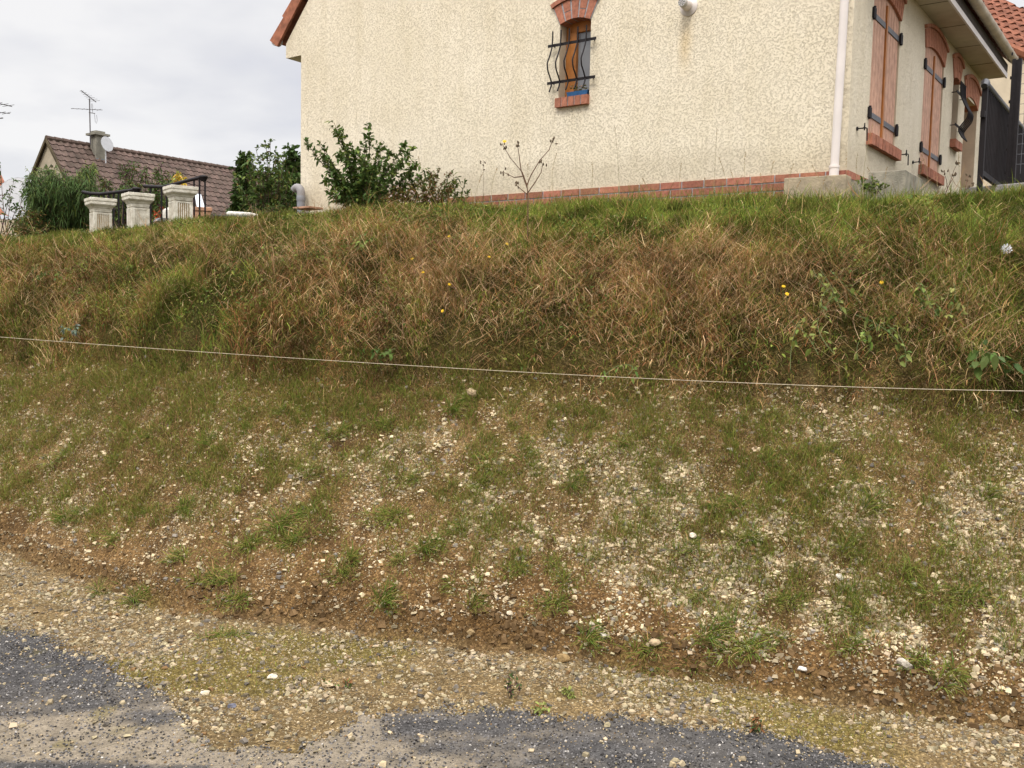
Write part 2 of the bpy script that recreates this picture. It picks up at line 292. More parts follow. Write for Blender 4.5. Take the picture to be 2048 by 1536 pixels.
# ------------------------------------------------------------------ house with the cream roughcast walls
rv = ray(2378, 662); dR = nz((rv[0], rv[1], 0)); dL = np.array([-dR[1], dR[0], 0]); nG = -dR; nF = -dL; ZZ = np.array([0, 0, 1.])
_c = ray(1693, 340); HC = 9*nz((_c[0], _c[1], 0))
def GF(t, n, z): return HC+dL*t+nG*n+ZZ*z          # gable wall frame
def FF(t, n, z): return HC+dR*t+nF*n+ZZ*z          # side wall frame
def hitG(px, py, n=0): d = ray(px, py); p = d*(((HC+nG*n)@nG)/(d@nG)); return (p-HC)@dL, p[2]
def hitF(px, py, n=0): d = ray(px, py); p = d*(((HC+nF*n)@nF)/(d@nF)); return (p-HC)@dR, p[2]
def roughcast():
    m, t, b = newmat('roughcast'); n = t.nodes; l = t.links; tcn = n.new('ShaderNodeTexCoord')
    mp = n.new('ShaderNodeMapping'); mp.inputs['Scale'].default_value = (1, 1, 1.25); l.new(tcn.outputs['Object'], mp.inputs[0])
    a = n.new('ShaderNodeTexNoise'); a.inputs['Scale'].default_value = 72; a.inputs['Detail'].default_value = 3; a.inputs['Roughness'].default_value = .55; a.inputs['Distortion'].default_value = .6; l.new(mp.outputs[0], a.inputs['Vector'])
    # crests and thin worm-like hollows of the thrown render
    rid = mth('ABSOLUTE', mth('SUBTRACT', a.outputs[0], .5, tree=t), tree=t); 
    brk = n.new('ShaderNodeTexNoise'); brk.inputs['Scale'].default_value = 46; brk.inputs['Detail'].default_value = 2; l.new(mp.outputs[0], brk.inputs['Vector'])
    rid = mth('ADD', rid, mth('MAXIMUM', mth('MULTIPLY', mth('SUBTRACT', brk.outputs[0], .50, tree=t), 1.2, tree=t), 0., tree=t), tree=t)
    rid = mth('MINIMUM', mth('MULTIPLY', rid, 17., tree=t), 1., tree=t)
    f = n.new('ShaderNodeTexNoise'); f.inputs['Scale'].default_value = 150; f.inputs['Detail'].default_value = 2; l.new(mp.outputs[0], f.inputs['Vector'])
    hgt = mth('MULTIPLY_ADD', f.outputs[0], .35, rid, tree=t)
    bp = n.new('ShaderNodeBump'); bp.inputs['Strength'].default_value = .7; bp.inputs['Distance'].default_value = .009; l.new(hgt, bp.inputs['Height']); l.new(bp.outputs[0], b.inputs['Normal'])
    r = n.new('ShaderNodeValToRGB'); l.new(rid, r.inputs[0]); r.color_ramp.elements[0].position = .0; r.color_ramp.elements[0].color = (.56, .485, .375, 1); r.color_ramp.elements[1].position = .55; r.color_ramp.elements[1].color = (.77, .69, .545, 1)  # hollows get a darker tint: lodged dirt plus shade painted into the colour
    big = n.new('ShaderNodeTexNoise'); big.inputs['Scale'].default_value = 1.3; big.inputs['Detail'].default_value = 6; l.new(tcn.outputs['Object'], big.inputs['Vector'])
    rb = n.new('ShaderNodeValToRGB'); l.new(big.outputs[0], rb.inputs[0]); rb.color_ramp.elements[0].position = .3; rb.color_ramp.elements[0].color = (.90, .885, .84, 1); rb.color_ramp.elements[1].position = .7; rb.color_ramp.elements[1].color = (1, 1, 1, 1)
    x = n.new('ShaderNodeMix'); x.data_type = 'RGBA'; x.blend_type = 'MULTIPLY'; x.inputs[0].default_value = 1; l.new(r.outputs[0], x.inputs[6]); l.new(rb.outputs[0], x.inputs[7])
    mp2 = n.new('ShaderNodeMapping'); mp2.inputs['Scale'].default_value = (7, 7, .7); l.new(tcn.outputs['Object'], mp2.inputs[0]); sk_ = n.new('ShaderNodeTexNoise'); sk_.inputs['Scale'].default_value = 1; sk_.inputs['Detail'].default_value = 4; l.new(mp2.outputs[0], sk_.inputs['Vector'])
    rs = n.new('ShaderNodeValToRGB'); l.new(sk_.outputs[0], rs.inputs[0]); rs.color_ramp.elements[0].position = .30; rs.color_ramp.elements[0].color = (.88, .86, .80, 1); rs.color_ramp.elements[1].position = .55; rs.color_ramp.elements[1].color = (1, 1, 1, 1)
    x2 = n.new('ShaderNodeMix'); x2.data_type = 'RGBA'; x2.blend_type = 'MULTIPLY'; x2.inputs[0].default_value = .45; l.new(x.outputs[2], x2.inputs[6]); l.new(rs.outputs[0], x2.inputs[7])
    sz = n.new('ShaderNodeSeparateXYZ'); l.new(tcn.outputs['Object'], sz.inputs[0]); dirt = mth('MULTIPLY', mth('SUBTRACT', mth('MULTIPLY_ADD', big.outputs[0], .5, 1.42, tree=t), sz.outputs[2], tree=t), 2.2, tree=t); dirt = mth('MINIMUM', mth('MAXIMUM', dirt, 0., tree=t), .35, tree=t)
    x3 = n.new('ShaderNodeMix'); x3.data_type = 'RGBA'; l.new(dirt, x3.inputs[0]); l.new(x2.outputs[2], x3.inputs[6]); x3.inputs[7].default_value = (.42, .35, .24, 1); x = x3
    # ochre run-off stain below the flue
    s = n.new('ShaderNodeSeparateXYZ'); l.new(tcn.outputs['Object'], s.inputs[0])
    st = GF(1.60, 0, 0)
    dx = mth('MULTIPLY', mth('SUBTRACT', s.outputs[0], float(st[0]), tree=t), 17., tree=t); wob = mth('MULTIPLY_ADD', big.outputs[0], 2., -1., tree=t); dx = mth('ADD', dx, wob, tree=t)
    gx = mth('POWER', 2.718, mth('MULTIPLY', mth('MULTIPLY', dx, dx, tree=t), -1., tree=t), tree=t)
    dz = mth('MULTIPLY', mth('SUBTRACT', s.outputs[2], 2.68, tree=t), 4.2, tree=t); gz = mth('POWER', 2.718, mth('MULTIPLY', mth('MULTIPLY', dz, dz, tree=t), -1., tree=t), tree=t)
    near = mth('LESS_THAN', s.outputs[1], float(st[1])+.25, tree=t)
    msk = mth('MULTIPLY', mth('MULTIPLY', mth('MULTIPLY', gx, gz, tree=t), near, tree=t), mth('MULTIPLY_ADD', f.outputs[0], .6, .15, tree=t), tree=t)
    y = n.new('ShaderNodeMix'); y.data_type = 'RGBA'; l.new(msk, y.inputs[0]); l.new(x.outputs[2], y.inputs[6]); y.inputs[7].default_value = (.50, .33, .10, 1)
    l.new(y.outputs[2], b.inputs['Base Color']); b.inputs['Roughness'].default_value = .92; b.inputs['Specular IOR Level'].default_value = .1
    return m
ROUGH = roughcast()
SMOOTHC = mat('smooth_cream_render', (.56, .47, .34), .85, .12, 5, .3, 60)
BRICK = mat('brick', (.36, .150, .095), .85, .3, 30, .5, 90, attr=True, spec=.15)
BRICK2 = mat('salmon_brick', (.42, .185, .115), .85, .22, 30, .4, 90, attr=True, spec=.15)
MORTAR = mat('mortar', (.34, .33, .34), .9, .25, 40, .5, 120, spec=.1)
PVC = mat('pvc_white', (.66, .60, .56), .45, .1, 3, spec=.4); PVCG = mat('pvc_beige', (.55, .48, .38), .5, .2, 6)
GUTM = mat('pvc_gutter', (.62, .54, .43), .5, .25, 5)
TILEO = mat('orange_tile', (.30, .118, .068), .8, .45, 9, .3, 60, attr=True, spec=.2)
IRON = mat('black_iron', (.014, .011, .012), .6, .3, 20, spec=.2)
STRAP = mat('grey_strap', (.12, .122, .135), .55, .2, 20)
WOODS = mat('shutter_boards', (.52, .31, .22), .75, .22, 12, .2, 60, spec=.2)
WOODO = mat('orange_wood', (.36, .135, .028), .5, .25, 9, spec=.35)
DARKW = mat('dark_fascia', (.06, .045, .035), .8, .3, 10)
GREYP = mat('grey_pvc', (.23, .235, .25), .5, .15, 6)
CONC = mat('concrete', (.37, .30, .20), .9, .3, 9, .7, 70, c2=(.25, .21, .15), spec=.1)
CONC2 = mat('weathered_concrete', (.27, .245, .19), .9, .3, 9, .7, 70, c2=(.15, .14, .11), spec=.1)
def glassmat(name, c, rough=.08):
    m, t, b = newmat(name); b.inputs['Base Color'].default_value = (*c, 1); b.inputs['Roughness'].default_value = rough; b.inputs['Specular IOR Level'].default_value = .6; return m
GLASS = glassmat('window_glass', (.10, .105, .115), .12)
house = empty('house', GF(3.5, -3, .9), 'cream roughcast house with brick plinth and closed wooden shutters', 'house')
RDG = 3.57; SLOPE = 1.145; ZE = 3.53; TL = 7.448; TR = -.30; ZAP = ZE+SLOPE*(TL-RDG); LEN = 6.25
def wall_faces(mb, fr, outline_cells, holes, depth):
    for (a, b, z0, z1) in outline_cells:
        mb.put([fr(a, 0, z0), fr(b, 0, z0), fr(b, 0, z1), fr(a, 0, z1)], [(0, 1, 2, 3)])
    for (a, b, z0, z1) in holes:
        for p in ([(a, z0), (a, z1)], [(b, z0), (b, z1)], [(a, z1), (b, z1)], [(a, z0), (b, z0)]):
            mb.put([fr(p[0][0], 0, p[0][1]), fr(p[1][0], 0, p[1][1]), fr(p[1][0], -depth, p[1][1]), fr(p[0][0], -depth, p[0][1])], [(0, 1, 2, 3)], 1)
def cells(t0, t1, z0, z1, holes):
    ts = sorted({t0, t1, *[h[0] for h in holes], *[h[1] for h in holes]}); zs = sorted({z0, z1, *[h[2] for h in holes], *[h[3] for h in holes]})
    for a, b in zip(ts, ts[1:]):
        for c, d in zip(zs, zs[1:]):
            if not any(h[0] <= (a+b)/2 <= h[1] and h[2] <= (c+d)/2 <= h[3] for h in holes): yield (a, b, c, d)
mb = MB()
GW = (2.70, 3.085, 2.31, 3.15)
wall_faces(mb, GF, cells(0, 7.15, .2, 3.34, [GW]), [GW], .22)
mb.put([GF(TR, 0, 3.34), GF(TL, 0, 3.34), GF(TL, 0, ZE), GF(RDG, 0, ZAP), GF(TR, 0, ZE)], [(0, 1, 2, 3, 4)])
W1 = (.615, 1.585, 1.76, 3.15); W2 = (2.70, 3.67, 1.76, 3.15); W3 = (4.24, 4.60, 2.29, 3.10); W4 = (5.0, 5.87, .9, 2.98)
wall_faces(mb, FF, cells(0, LEN, .2, 3.40, [W1, W2]+[W3, W4]), [W1, W2, W3, W4], .26)
mb.put([FF(0, -7.15, .2), FF(LEN, -7.15, .2), FF(LEN, -7.15, 3.4), FF(0, -7.15, 3.4)], [(0, 1, 2, 3)])
mb.put([FF(LEN, 0, .2), FF(LEN, -7.15, .2), FF(LEN, -7.15, 3.4), FF(LEN, -RDG, ZAP-.05), FF(LEN, 0, 3.4)], [(0, 1, 2, 3, 4)])
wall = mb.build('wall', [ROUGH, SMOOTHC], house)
# eaves boxes (both sides), fascia boards
mb = MB(); mb.box(FF, -.0, 6.05, .003, .30, 3.392, 3.41, 0); 
for k in range(6): mb.box(FF, .95*k+.4, .95*k+.406, .01, .295, 3.388, 3.3915, 1)
mb.build('soffit', [mat('soffit_board', (.50, .43, .31), .8, .15, 4), DARKW], house)
mb = MB(); mb.box(FF, 0.0, 6.05, .302, .325, 3.375, 3.44, 0); mb.box(FF, 0.0, 6.05, .303, .322, 3.442, 3.56, 1); mb.build('fascia', [PVC, DARKW], house)
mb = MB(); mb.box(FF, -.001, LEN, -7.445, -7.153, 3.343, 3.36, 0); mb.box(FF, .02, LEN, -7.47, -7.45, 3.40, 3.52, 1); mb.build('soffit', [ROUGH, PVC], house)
# gutters
def gutter(n_c, zc_, t0, t1, sgn, nb):
    mb = MB(); k = 9
    for seg in range(1):
        V = []; F = []
        for t in (t0, t1):
            for rr in (.062, .056):
                for j in range(k): a = math.pi*j/(k-1); V.append(FF(t, n_c+rr*math.cos(a), zc_-rr*math.sin(a)))
        for j in range(k-1):
            F += [(j, j+1, 2*k+j+1, 2*k+j), (k+j, 3*k+j, 3*k+j+1, k+j+1), (j, k+j, k+j+1, j+1), (2*k+j, 2*k+j+1, 3*k+j+1, 3*k+j)]
        F += [(0, 2*k, 3*k, k), (k-1, 2*k-1, 4*k-1, 3*k-1)]
        mb.put(V, F)
    for b in range(nb):
        t = t0+.25+b*(t1-t0-.4)/(nb-1)
        for j in range(k-1):
            a0 = math.pi*j/(k-1); a1 = math.pi*(j+1)/(k-1); r = .071
            mb.put([FF(t, n_c+r*math.cos(a0), zc_-r*math.sin(a0)), FF(t, n_c+r*math.cos(a1), zc_-r*math.sin(a1)), FF(t+.03, n_c+r*math.cos(a1), zc_-r*math.sin(a1)), FF(t+.03, n_c+r*math.cos(a0), zc_-r*math.sin(a0))], [(0, 1, 2, 3)])
    mb.put([FF(t0, n_c+.062*math.cos(math.pi*j/8), zc_-.062*math.sin(math.pi*j/8)) for j in range(9)], [tuple(range(9))])
    return mb
gutter(.40, 3.61, -.02, 6.0, 1, 14).build('gutter', GUTM, house, True)
gutter(-7.62, 3.63, .0, LEN, -1, 10).build('gutter', PVC, house, True)
# roof: two slopes of interlocking tiles, rake tiles on the gable
def tile_roof(o, a, s, nrm, LA, LS, tw, ch, relief=.035, keep=None, cvar=.25):
    """o corner at the eave; a along the eave; s up the slope"""
    ca_ = 6; nc = int(LA/tw*ca_)+1; rows = int(LS/ch); u = np.linspace(0, LA, nc); ph = (u/tw) % 1
    prof = relief*(.5+.5*np.cos(2*np.pi*ph))**1.5; V = []; Cc = []
    for r in range(rows):
        for sv, lift in ((r*ch, .035), ((r+1)*ch+.01, 0)):
            p = o+a*u[:, None]+s*sv+nrm*(prof+lift)[:, None]; V.append(p)
            cc = 1+cvar*(np.random.default_rng(r).random(nc//ca_+2)[(np.arange(nc)//ca_)]-.5)*2; Cc.append(np.repeat(cc[:, None], 3, 1))
    V = np.concatenate(V); Cc = np.concatenate(Cc); Q = []
    for r in range(rows):
        b = 2*r*nc; i = np.arange(nc-1); Q.append(np.stack([b+i, b+i+1, b+nc+i+1, b+nc+i], -1))
        if r: Q.append(np.stack([b-nc+i, b-nc+i+1, b+i+1, b+i], -1))
    Q = np.concatenate(Q)
    if keep is not None: ctr = V[Q].mean(1); Q = Q[keep(ctr)]
    return V, Q, Cc
ang = math.atan(SLOPE); LS = (TL+.12-RDG)/math.cos(ang)
for side in (1, -1):
    tE = TL+.13 if side == 1 else TR-.06
    o_ = GF(tE, .03, ZE+.02-.02); a_ = -nG; s_ = -dL*side*math.cos(ang)+ZZ*math.sin(ang); n_ = dL*side*math.sin(ang)+ZZ*math.cos(ang)
    V, Q, Cc = tile_roof(o_, a_, s_, n_, LEN+.05, LS, .26, .33)
    link('roof', raw_mesh('roof', V, np.full(len(Q), 4), Q.ravel(), [TILEO], None, Cc, False), house)
mb = MB()
for side in (1, -1):
    tE = TL+.115 if side == 1 else TR-.115; z0 = 3.50
    k = 0; step = .37; nst = int(LS/step)+1
    for k in range(nst):
        t_a = tE-side*step*k*math.cos(ang); z_a = z0+step*k*math.sin(ang)
        d = np.array([-side*math.cos(ang), math.sin(ang)]); p = np.array([side*math.sin(ang), math.cos(ang)])
        A = np.array([t_a, z_a]); lo = .0; hi = .175
        q = [A+p*lo-d*.0, A+d*(step+.02)+p*(lo+.0), A+d*(step+.02)+p*(hi-.035), A+p*(hi+.0)-d*.02]
        mb.prism(GF, [tuple(v) for v in q], .028 if k % 2 else .022, .058-.002*(k % 2), 0, (rng.uniform(.85, 1.15),)*3)
mb.tube([GF(RDG, .06, ZAP+.10), GF(RDG, -LEN, ZAP+.10)], .11, 10)
mb.build('rake_tile', TILEO, house)
mb = MB(); mb.tube([GF(TL+.19, .03, 3.60), GF(TL+.19, -.05, 3.60)], .07, 12); mb.build('gutter_end_cap', PVC, house, True)
# brick plinth: real bricks set in mortar
mb = MB(); CH = .0775
def plinth(fr, t0, t1, ztop, rows, off):
    mb.box(fr, t0+.004, t1, -.02, .012, ztop-rows*CH, ztop-.002, 1)
    for r in range(rows):
        z1 = ztop-r*CH-.0; t = t0-(r % 2)*.115-off
        while t < t1:
            a, b = max(t, t0+.001), min(t+.222, t1)
            if b-a > .03: mb.box(fr, a, b, 0, .0185+rng.uniform(-.001, .002), z1-.064, z1, 0, tuple(rng.uniform(.72, 1.15)*np.array([1, rng.uniform(.9, 1.1), 1])))
            t += .236
plinth(GF, .0, 4.6, 1.338, 5, .05); plinth(FF, .0, 1.05, 1.338, 5, .0)
mb.build('plinth', [BRICK, MORTAR], house)
# arches and sills
def arch(mb, fr, tcn_, half, zs, R0, thick, nb, d0, d1, ring=.05, cv=.12):
    th = math.asin(half/R0); zc_ = zs-R0*math.cos(th)
    def P(r, a): return (tcn_+r*math.sin(a), zc_+r*math.cos(a))
    S = 4
    def wedge(r0, r1, a0, a1, n0, n1, m, c):
        k = [a0+(a1-a0)*j/S for j in range(S+1)]; mb.prism(fr, [P(r0, a) for a in k]+[P(r1, a) for a in k[::-1]], n0, n1, m, c)
    for j in range(8): wedge(R0+.003, R0+thick, -th+2*th*j/8, -th+2*th*(j+1)/8, d0, d1-.006, 1, (1, 1, 1))
    gap = .10*2*th/nb
    for j in range(nb):
        a0 = -th+2*th*j/nb+gap; a1 = -th+2*th*(j+1)/nb-gap; c = tuple(rng.uniform(1-cv, 1+cv)*np.ones(3))
        if nb < 8 and j % 2: 
            wedge(R0, R0+thick*.42, a0, a1, d0+.002, d1, 0, c); wedge(R0+thick*.47, R0+thick, a0, a1, d0+.002, d1, 0, c)
        else: wedge(R0, R0+thick, a0, a1, d0+.002, d1, 0, c)
    nr = max(3, nb//2)
    for j in range(nr): wedge(R0+thick+.006, R0+thick+ring, -th*1.03+2.06*th*j/nr+.004, -th*1.03+2.06*th*(j+1)/nr-.004, d0, d1+.018, 0, (rng.uniform(.85, 1.1),)*3)
def sill(mb, fr, t0, t1, z0, z1, n0, n1, nb):
    mb.box(fr, t0+.003, t1-.003, n0+.001, n1-.008, z0+.004, z1-.004, 1); s = (t1-t0)/nb
    for j in range(nb): 
        e = rng.uniform(-.002, .004); mb.box(fr, t0+s*j+.006*(j > 0), t0+s*(j+1)-.006*(j < nb-1), n0, n1+e, z0, z1, 0, (rng.uniform(.8, 1.15),)*3)
def pane_curtain(): return glassmat('curtained_glass', (.20, .205, .215), .2)
# the small gable window
win = empty('window', GF(2.9, 0, 2.3), None, None); del_ = win; win.parent = house; win.location = Vector(tuple(GF(2.9, 0, 2.3)))-house.location
win['label'] = 'small barred window with an orange wooden frame in the gable wall'
mb = MB(); arch(mb, GF, 2.893, .19, 3.085, .43, .20, 5, -.19, .014); mb.build('arch', [BRICK, MORTAR], win)
mb = MB(); sill(mb, GF, 2.695, 3.10, 2.215, 2.312, -.18, .05, 5); mb.build('sill', [BRICK, MORTAR], win)
mb = MB(); mb.box(GF, 3.02, 3.085, -.175, -.125, 2.31, 3.15); mb.box(GF, 2.945, 3.015, -.16, -.11, 2.33, 3.02); mb.box(GF, 2.70, 3.0195, -.175, -.126, 3.02, 3.15); mb.box(GF, 2.70, 2.9445, -.172, -.128, 2.31, 2.37); mb.build('frame', WOODO, win, bevel=.006)
mb = MB(); mb.box(GF, 2.70, 2.9445, -.165, -.155, 2.371, 3.019); mb.build('pane', pane_curtain(), win)
PR = [(0, .0), (.12, .0), (.27, .008), (.42, .045), (.55, .085), (.66, .075), (.76, .03), (.84, .0), (.90, .008), (1, .04)]
def grille(fr, ts, z0, z1, amp, n0, barz, t0, t1, parent):
    g = MB()
    for t in ts:
        zz = np.linspace(0, 1, 26); g.tube([fr(t, n0+.012+amp*np.interp(q, [a for a, b in PR], [b for a, b in PR]), z1+(z0-z1)*q) for q in zz], .0085, 6)
    for z in barz:
        g.box(fr, t0, t1, n0-.006, n0+.004, z-.014, z+.014)
        for t in (t0+.05, t1-.05): g.tube([fr(t, 0, z), fr(t, n0, z)], .006, 6)
    return g.build('grille', IRON, parent, True)
grille(GF, [3.13, 3.025, 2.92, 2.815, 2.71], 2.37, 3.01, 1.1, .06, (2.475, 2.865), 2.60, 3.195, win)
# shuttered windows
for k, (W, desc) in enumerate(((W1, 'nearer the corner downpipe'), (W2, 'nearer the barred side window'))):
    wn = empty('window', (0, 0, 0), None, None); wn.parent = house; wn.location = Vector(tuple(FF((W[0]+W[1])/2, 0, 1.7)))-house.location; tcx = (W[0]+W[1])/2
    mb = MB(); arch(mb, FF, tcx, .50, 3.04, 1.55, .20, 13, -.15, .014, .045, .06); mb.build('arch', [BRICK2, mat('pink_mortar', (.36, .17, .11), .9)], wn)
    mb = MB(); sill(mb, FF, W[0]-.045, W[1]+.085, 1.655, 1.759, -.1, .055, 9); mb.build('sill', [BRICK, mat('dark_joint', (.16, .10, .07), .9)], wn)
    for s_, (a, b) in enumerate(((W[0]+.002, tcx-.004), (tcx+.004, W[1]-.002))):
        mb = MB(); nb = 5; ww = (b-a)/nb
        for j in range(nb):
            ta, tb = a+ww*j, a+ww*(j+1); zt = lambda t: 3.04-1.55*math.cos(math.asin(.5/1.55))+math.sqrt(1.55**2-(t-tcx)**2)+.01
            mb.prism(FF, [(ta+.004, 1.765), (tb-.004, 1.765), (tb-.004, zt(tb)), (ta+.004, zt(ta))], -.035, -.014, 0)
        mb.box(FF, a, b, -.045, -.022, 1.766, 3.03)
        sh = mb.build('shutter', WOODS, wn)
        for z in (1.955, 2.865):
            mb = MB()
            pa, pb = (a+.01, b-.035) if s_ == 0 else (a+.05, b-.01); mb.box(FF, pa, pb, -.0135, -.004, z-.026, z+.026)
            mb.build('strap', STRAP, sh)
        for z in (1.955, 2.865):
            mb = MB()
            te = a-.015 if s_ == 0 else b+.015; mb.box(FF, te-.035, te+.035, -.004 if s_ == 0 else .001, .022, z-.05, z+.045); mb.tube([FF(te, .012, z-.06), FF(te, .012, z+.06)], .014, 8)
            mb.build('hinge', IRON, sh)
    mb = MB(); mb.box(FF, tcx-.022, tcx+.022, -.013, .004, 1.77, 3.06); mb.build('cover_strip', WOODO, wn)
# small barred side window
wn = empty('window', (0, 0, 0), None, None); wn.parent = house; wn.location = Vector(tuple(FF(4.42, 0, 2.2)))-house.location
mb = MB(); arch(mb, FF, 4.42, .19, 3.03, .43, .24, 5, -.2, .014, .05, .06); mb.build('arch', [BRICK2, bpy.data.materials['pink_mortar']], wn)
mb = MB(); sill(mb, FF, 4.21, 4.63, 2.19, 2.288, -.18, .07, 4); mb.build('sill', [BRICK, bpy.data.materials['dark_joint']], wn)
mb = MB(); mb.box(FF, 4.24, 4.29, -.21, -.16, 2.29, 3.1); mb.box(FF, 4.55, 4.6, -.21, -.16, 2.29, 3.1); mb.box(FF, 4.29, 4.55, -.21, -.16, 3.03, 3.1); mb.box(FF, 4.29, 4.55, -.21, -.16, 2.29, 2.34); mb.build('frame', WOODO, wn)
mb = MB(); mb.box(FF, 4.29, 4.55, -.2, -.19, 2.34, 3.03); mb.build('pane', GLASS, wn)
grille(FF, [4.27, 4.345, 4.42, 4.495, 4.57], 2.30, 3.0, 1.25, .07, (2.45, 2.85), 4.12, 4.70, wn)
# door recess
dr = empty('doorway', (0, 0, 0), None, None); dr.parent = house; dr.location = Vector(tuple(FF(5.43, 0, 1.2)))-house.location
mb = MB(); arch(mb, FF, 5.435, .445, 2.93, 1.2, .24, 9, -.25, .014, .05, .06); mb.build('arch', [BRICK2, bpy.data.materials['pink_mortar']], dr)
mb = MB(); mb.box(FF, 5.0, 5.87, -.27, -.23, .9, 2.98); mb.build('door', WOODO, dr)
# shutter stays on the wall
for px, py in ((1722, 258), (1806, 310), (1832, 325)):
    t, z = hitF(px, py, .03); mb = MB(); mb.tube([FF(t-.03, 0, z+.0), FF(t-.03, .07, z)], .006, 6); mb.tube([FF(t-.05, .07, z+.004), FF(t+.05, .07, z+.010), FF(t+.055, .07, z-.02), FF(t+.065, .07, z-.10)], .006, 6)
    mb.tube([FF(t-.03, .07, z-.02), FF(t-.03, .07, z+.045)], .006, 6); mb.lathe(FF(t-.03, .0, z), [(.018, 0), (.018, .012)], 8, 0, nF); mb.build('shutter_stay', IRON, house)
# downpipe on the corner
mb = MB(); mb.tube([GF(.085, .085, 1.20), GF(.082, .085, 1.36)], .042, 16); mb.tube([GF(.082, .085, 1.355), GF(.062, .085, 2.6), GF(.055, .085, 3.55)], .037, 16)
mb.lathe(GF(.083, .085, 1.352), [(.046, 0), (.047, .01), (.046, .022)], 16)
for z in (2.1, 3.1): mb.tube([GF(.07, 0, z), GF(.07, .06, z)], .008, 6)
mb.build('downpipe', PVC, house, True)
# boiler flue
c0 = GF(*[hitG(1378, 13)[0], 0, hitG(1378, 13)[1]])
mb = MB(); mb.lathe(c0, [(.092, .0), (.092, .008), (.075, .018), (.058, .03), (.052, .032), (.05, .10), (.047, .102), (.0465, .12)], 24, 0, nG); fl = mb.build('flue', PVC, house, True)
mb = MB(); mb.lathe(c0+nG*.12, [(.043, 0), (.043, .035), (.039, .042)], 24, 0, nG)
for rr, kk in ((.0, 1), (.016, 6), (.03, 10)):
    for j in range(kk):
        a = 2*math.pi*j/kk; p = c0+nG*.1622+dL*rr*math.cos(a)+ZZ*rr*math.sin(a); mb.lathe(p, [(.0052, 0), (.005, .001)], 6, 1, nG)
mb.build('end_grille', [mat('flue_metal', (.45, .43, .40), .4, .1, 5), IRON], fl)
# ---- things against the house
def vent():
    o = empty('drain_pipe', GF(7.03, .1, 1.1), 'grey plastic elbow pipe rising beside the far left end of the cream wall', 'pipe')
    c = lambda t, z: GF(t, .11, z); R = .055
    mb = MB(); mb.tube([c(7.02, .95), c(7.02, 1.47)], .052, 16); mb.lathe(c(7.02, 1.42), [(.055, 0), (.058, .02), (.058, .05), (.055, .07)], 16); mb.build('pipe', GREYP, o, True)
    mb = MB(); pts = [c(7.02, 1.46)]+[c(7.02+.07*(1-math.cos(a)), 1.53+.07*math.sin(a)) for a in np.linspace(0, math.pi*.8, 9)]; mb.tube(pts, .054, 16); mb.build('elbow', mat('grey_elbow', (.27, .255, .25), .55, .2, 6), o, True)
vent()
# flower box on the sill
fb = empty('flower_box', GF(2.84, -.05, 2.313), 'blue flower box with yellow green succulents on the barred gable window sill', 'flower box')
mb = MB(); mb.prism(lambda t, n, z: GF(t, n, z), [(2.735, 2.316), (2.97, 2.316), (2.985, 2.37), (2.72, 2.37)], -.10, .0); mb.build('box', mat('blue_plastic', (.02, .10, .24), .45, .2, 8), fb)
def rosettes():
    P = []; D = []; 
    for k in range(16):
        c = GF(rng.uniform(2.74, 2.96), rng.uniform(-.09, -.01), 2.37+rng.uniform(0, .06))
        for j in range(12): a = rng.uniform(0, 6.28); P.append(c); D.append([math.cos(a), math.sin(a), rng.uniform(.2, 1.2)])
    C = np.array([.26, .27, .09])*rng.uniform(.5, 1.3, (len(P), 1)); C[rng.random(len(P)) < .3] = (.42, .30, .22)
    leaves_obj('succulent', np.array(P), np.array(D), rng.uniform(.02, .035, len(P)), .5, C, fb)
rosettes()
# concrete curbs round the corner
cb = MB(); t0, z0 = hitG(1568, 354, .3); t1, z1 = hitG(1692, 352, .3)
cb.prism(GF, [(t1, .8), (t0, .8), (t0, 1.262), (t1, 1.258)], .14, .3); cb.prism(GF, [(t0-.18, .8), (t0, .8), (t0, 1.258), (t0-.18, 1.258)], .03, .139)
tag(cb.build('concrete_curb', CONC, None, bevel=.006), 'long sandy concrete curb under the white downpipe at the house corner', 'curb')
cb = MB(); a0, _ = hitG(1738, 347, .02); a1, _ = hitG(1812, 345, .02)
cb.prism(GF, [(a1, .8), (a0+.02, .8), (a0+.03, 1.08), (a0-.03, 1.12), (a0-.07, 1.19), (a0-.02, 1.22), (a0, 1.25), (a0, 1.302), (a1, 1.302)], -.05, .03)
cb.prism(GF, [(a1, .8), (a1+.09, .8), (a1+.09, 1.30), (a1, 1.30)], -.6, -.051)
cb.build
o = cb.build('concrete_curb', CONC2, None, bevel=.005); tag(o, 'grey weathered concrete block with a broken dark hole under the first shuttered window', 'curb')
cb = MB(); cb.box(GF, a0-.03, t1+.11, -.16, -.06, .8, 1.255); tag(cb.build('concrete_curb', CONC2), 'mossy set back concrete curb in the gap between the two concrete blocks', 'curb')
# ------------------------------------------------------------------ black fence at the right
fn_n = .78; ft, fz = hitF(1972, 172, fn_n)
fence = empty('metal_fence', FF(ft, fn_n, 1.5), 'black metal fence of close vertical bars with a rounded top rail beside the house', 'fence')
FB = 1.50; FT_ = fz
mb = MB()
t = ft+.03
while t < ft+3.2:
    mb.tube([FF(t, fn_n, FB), FF(t, fn_n, FT_)], .0105, 6); t += .085
mb.build('bars', IRON, fence, True)
mb = MB(); mb.box(FF, ft-.02, ft+3.2, fn_n-.02, fn_n+.02, FB-.02, FB+.03); mb.build('rail', IRON, fence)
mb = MB(); mb.tube([FF(ft-.09, fn_n, FT_-.02), FF(ft-.04, fn_n, FT_+.02), FF(ft+.03, fn_n, FT_+.022), FF(ft+3.2, fn_n, FT_+.01)], [.03, .045, .03, .026], 10); mb.build('handrail', mat('dark_handrail', (.035, .034, .037), .35, .2, 10, spec=.5), fence, True)
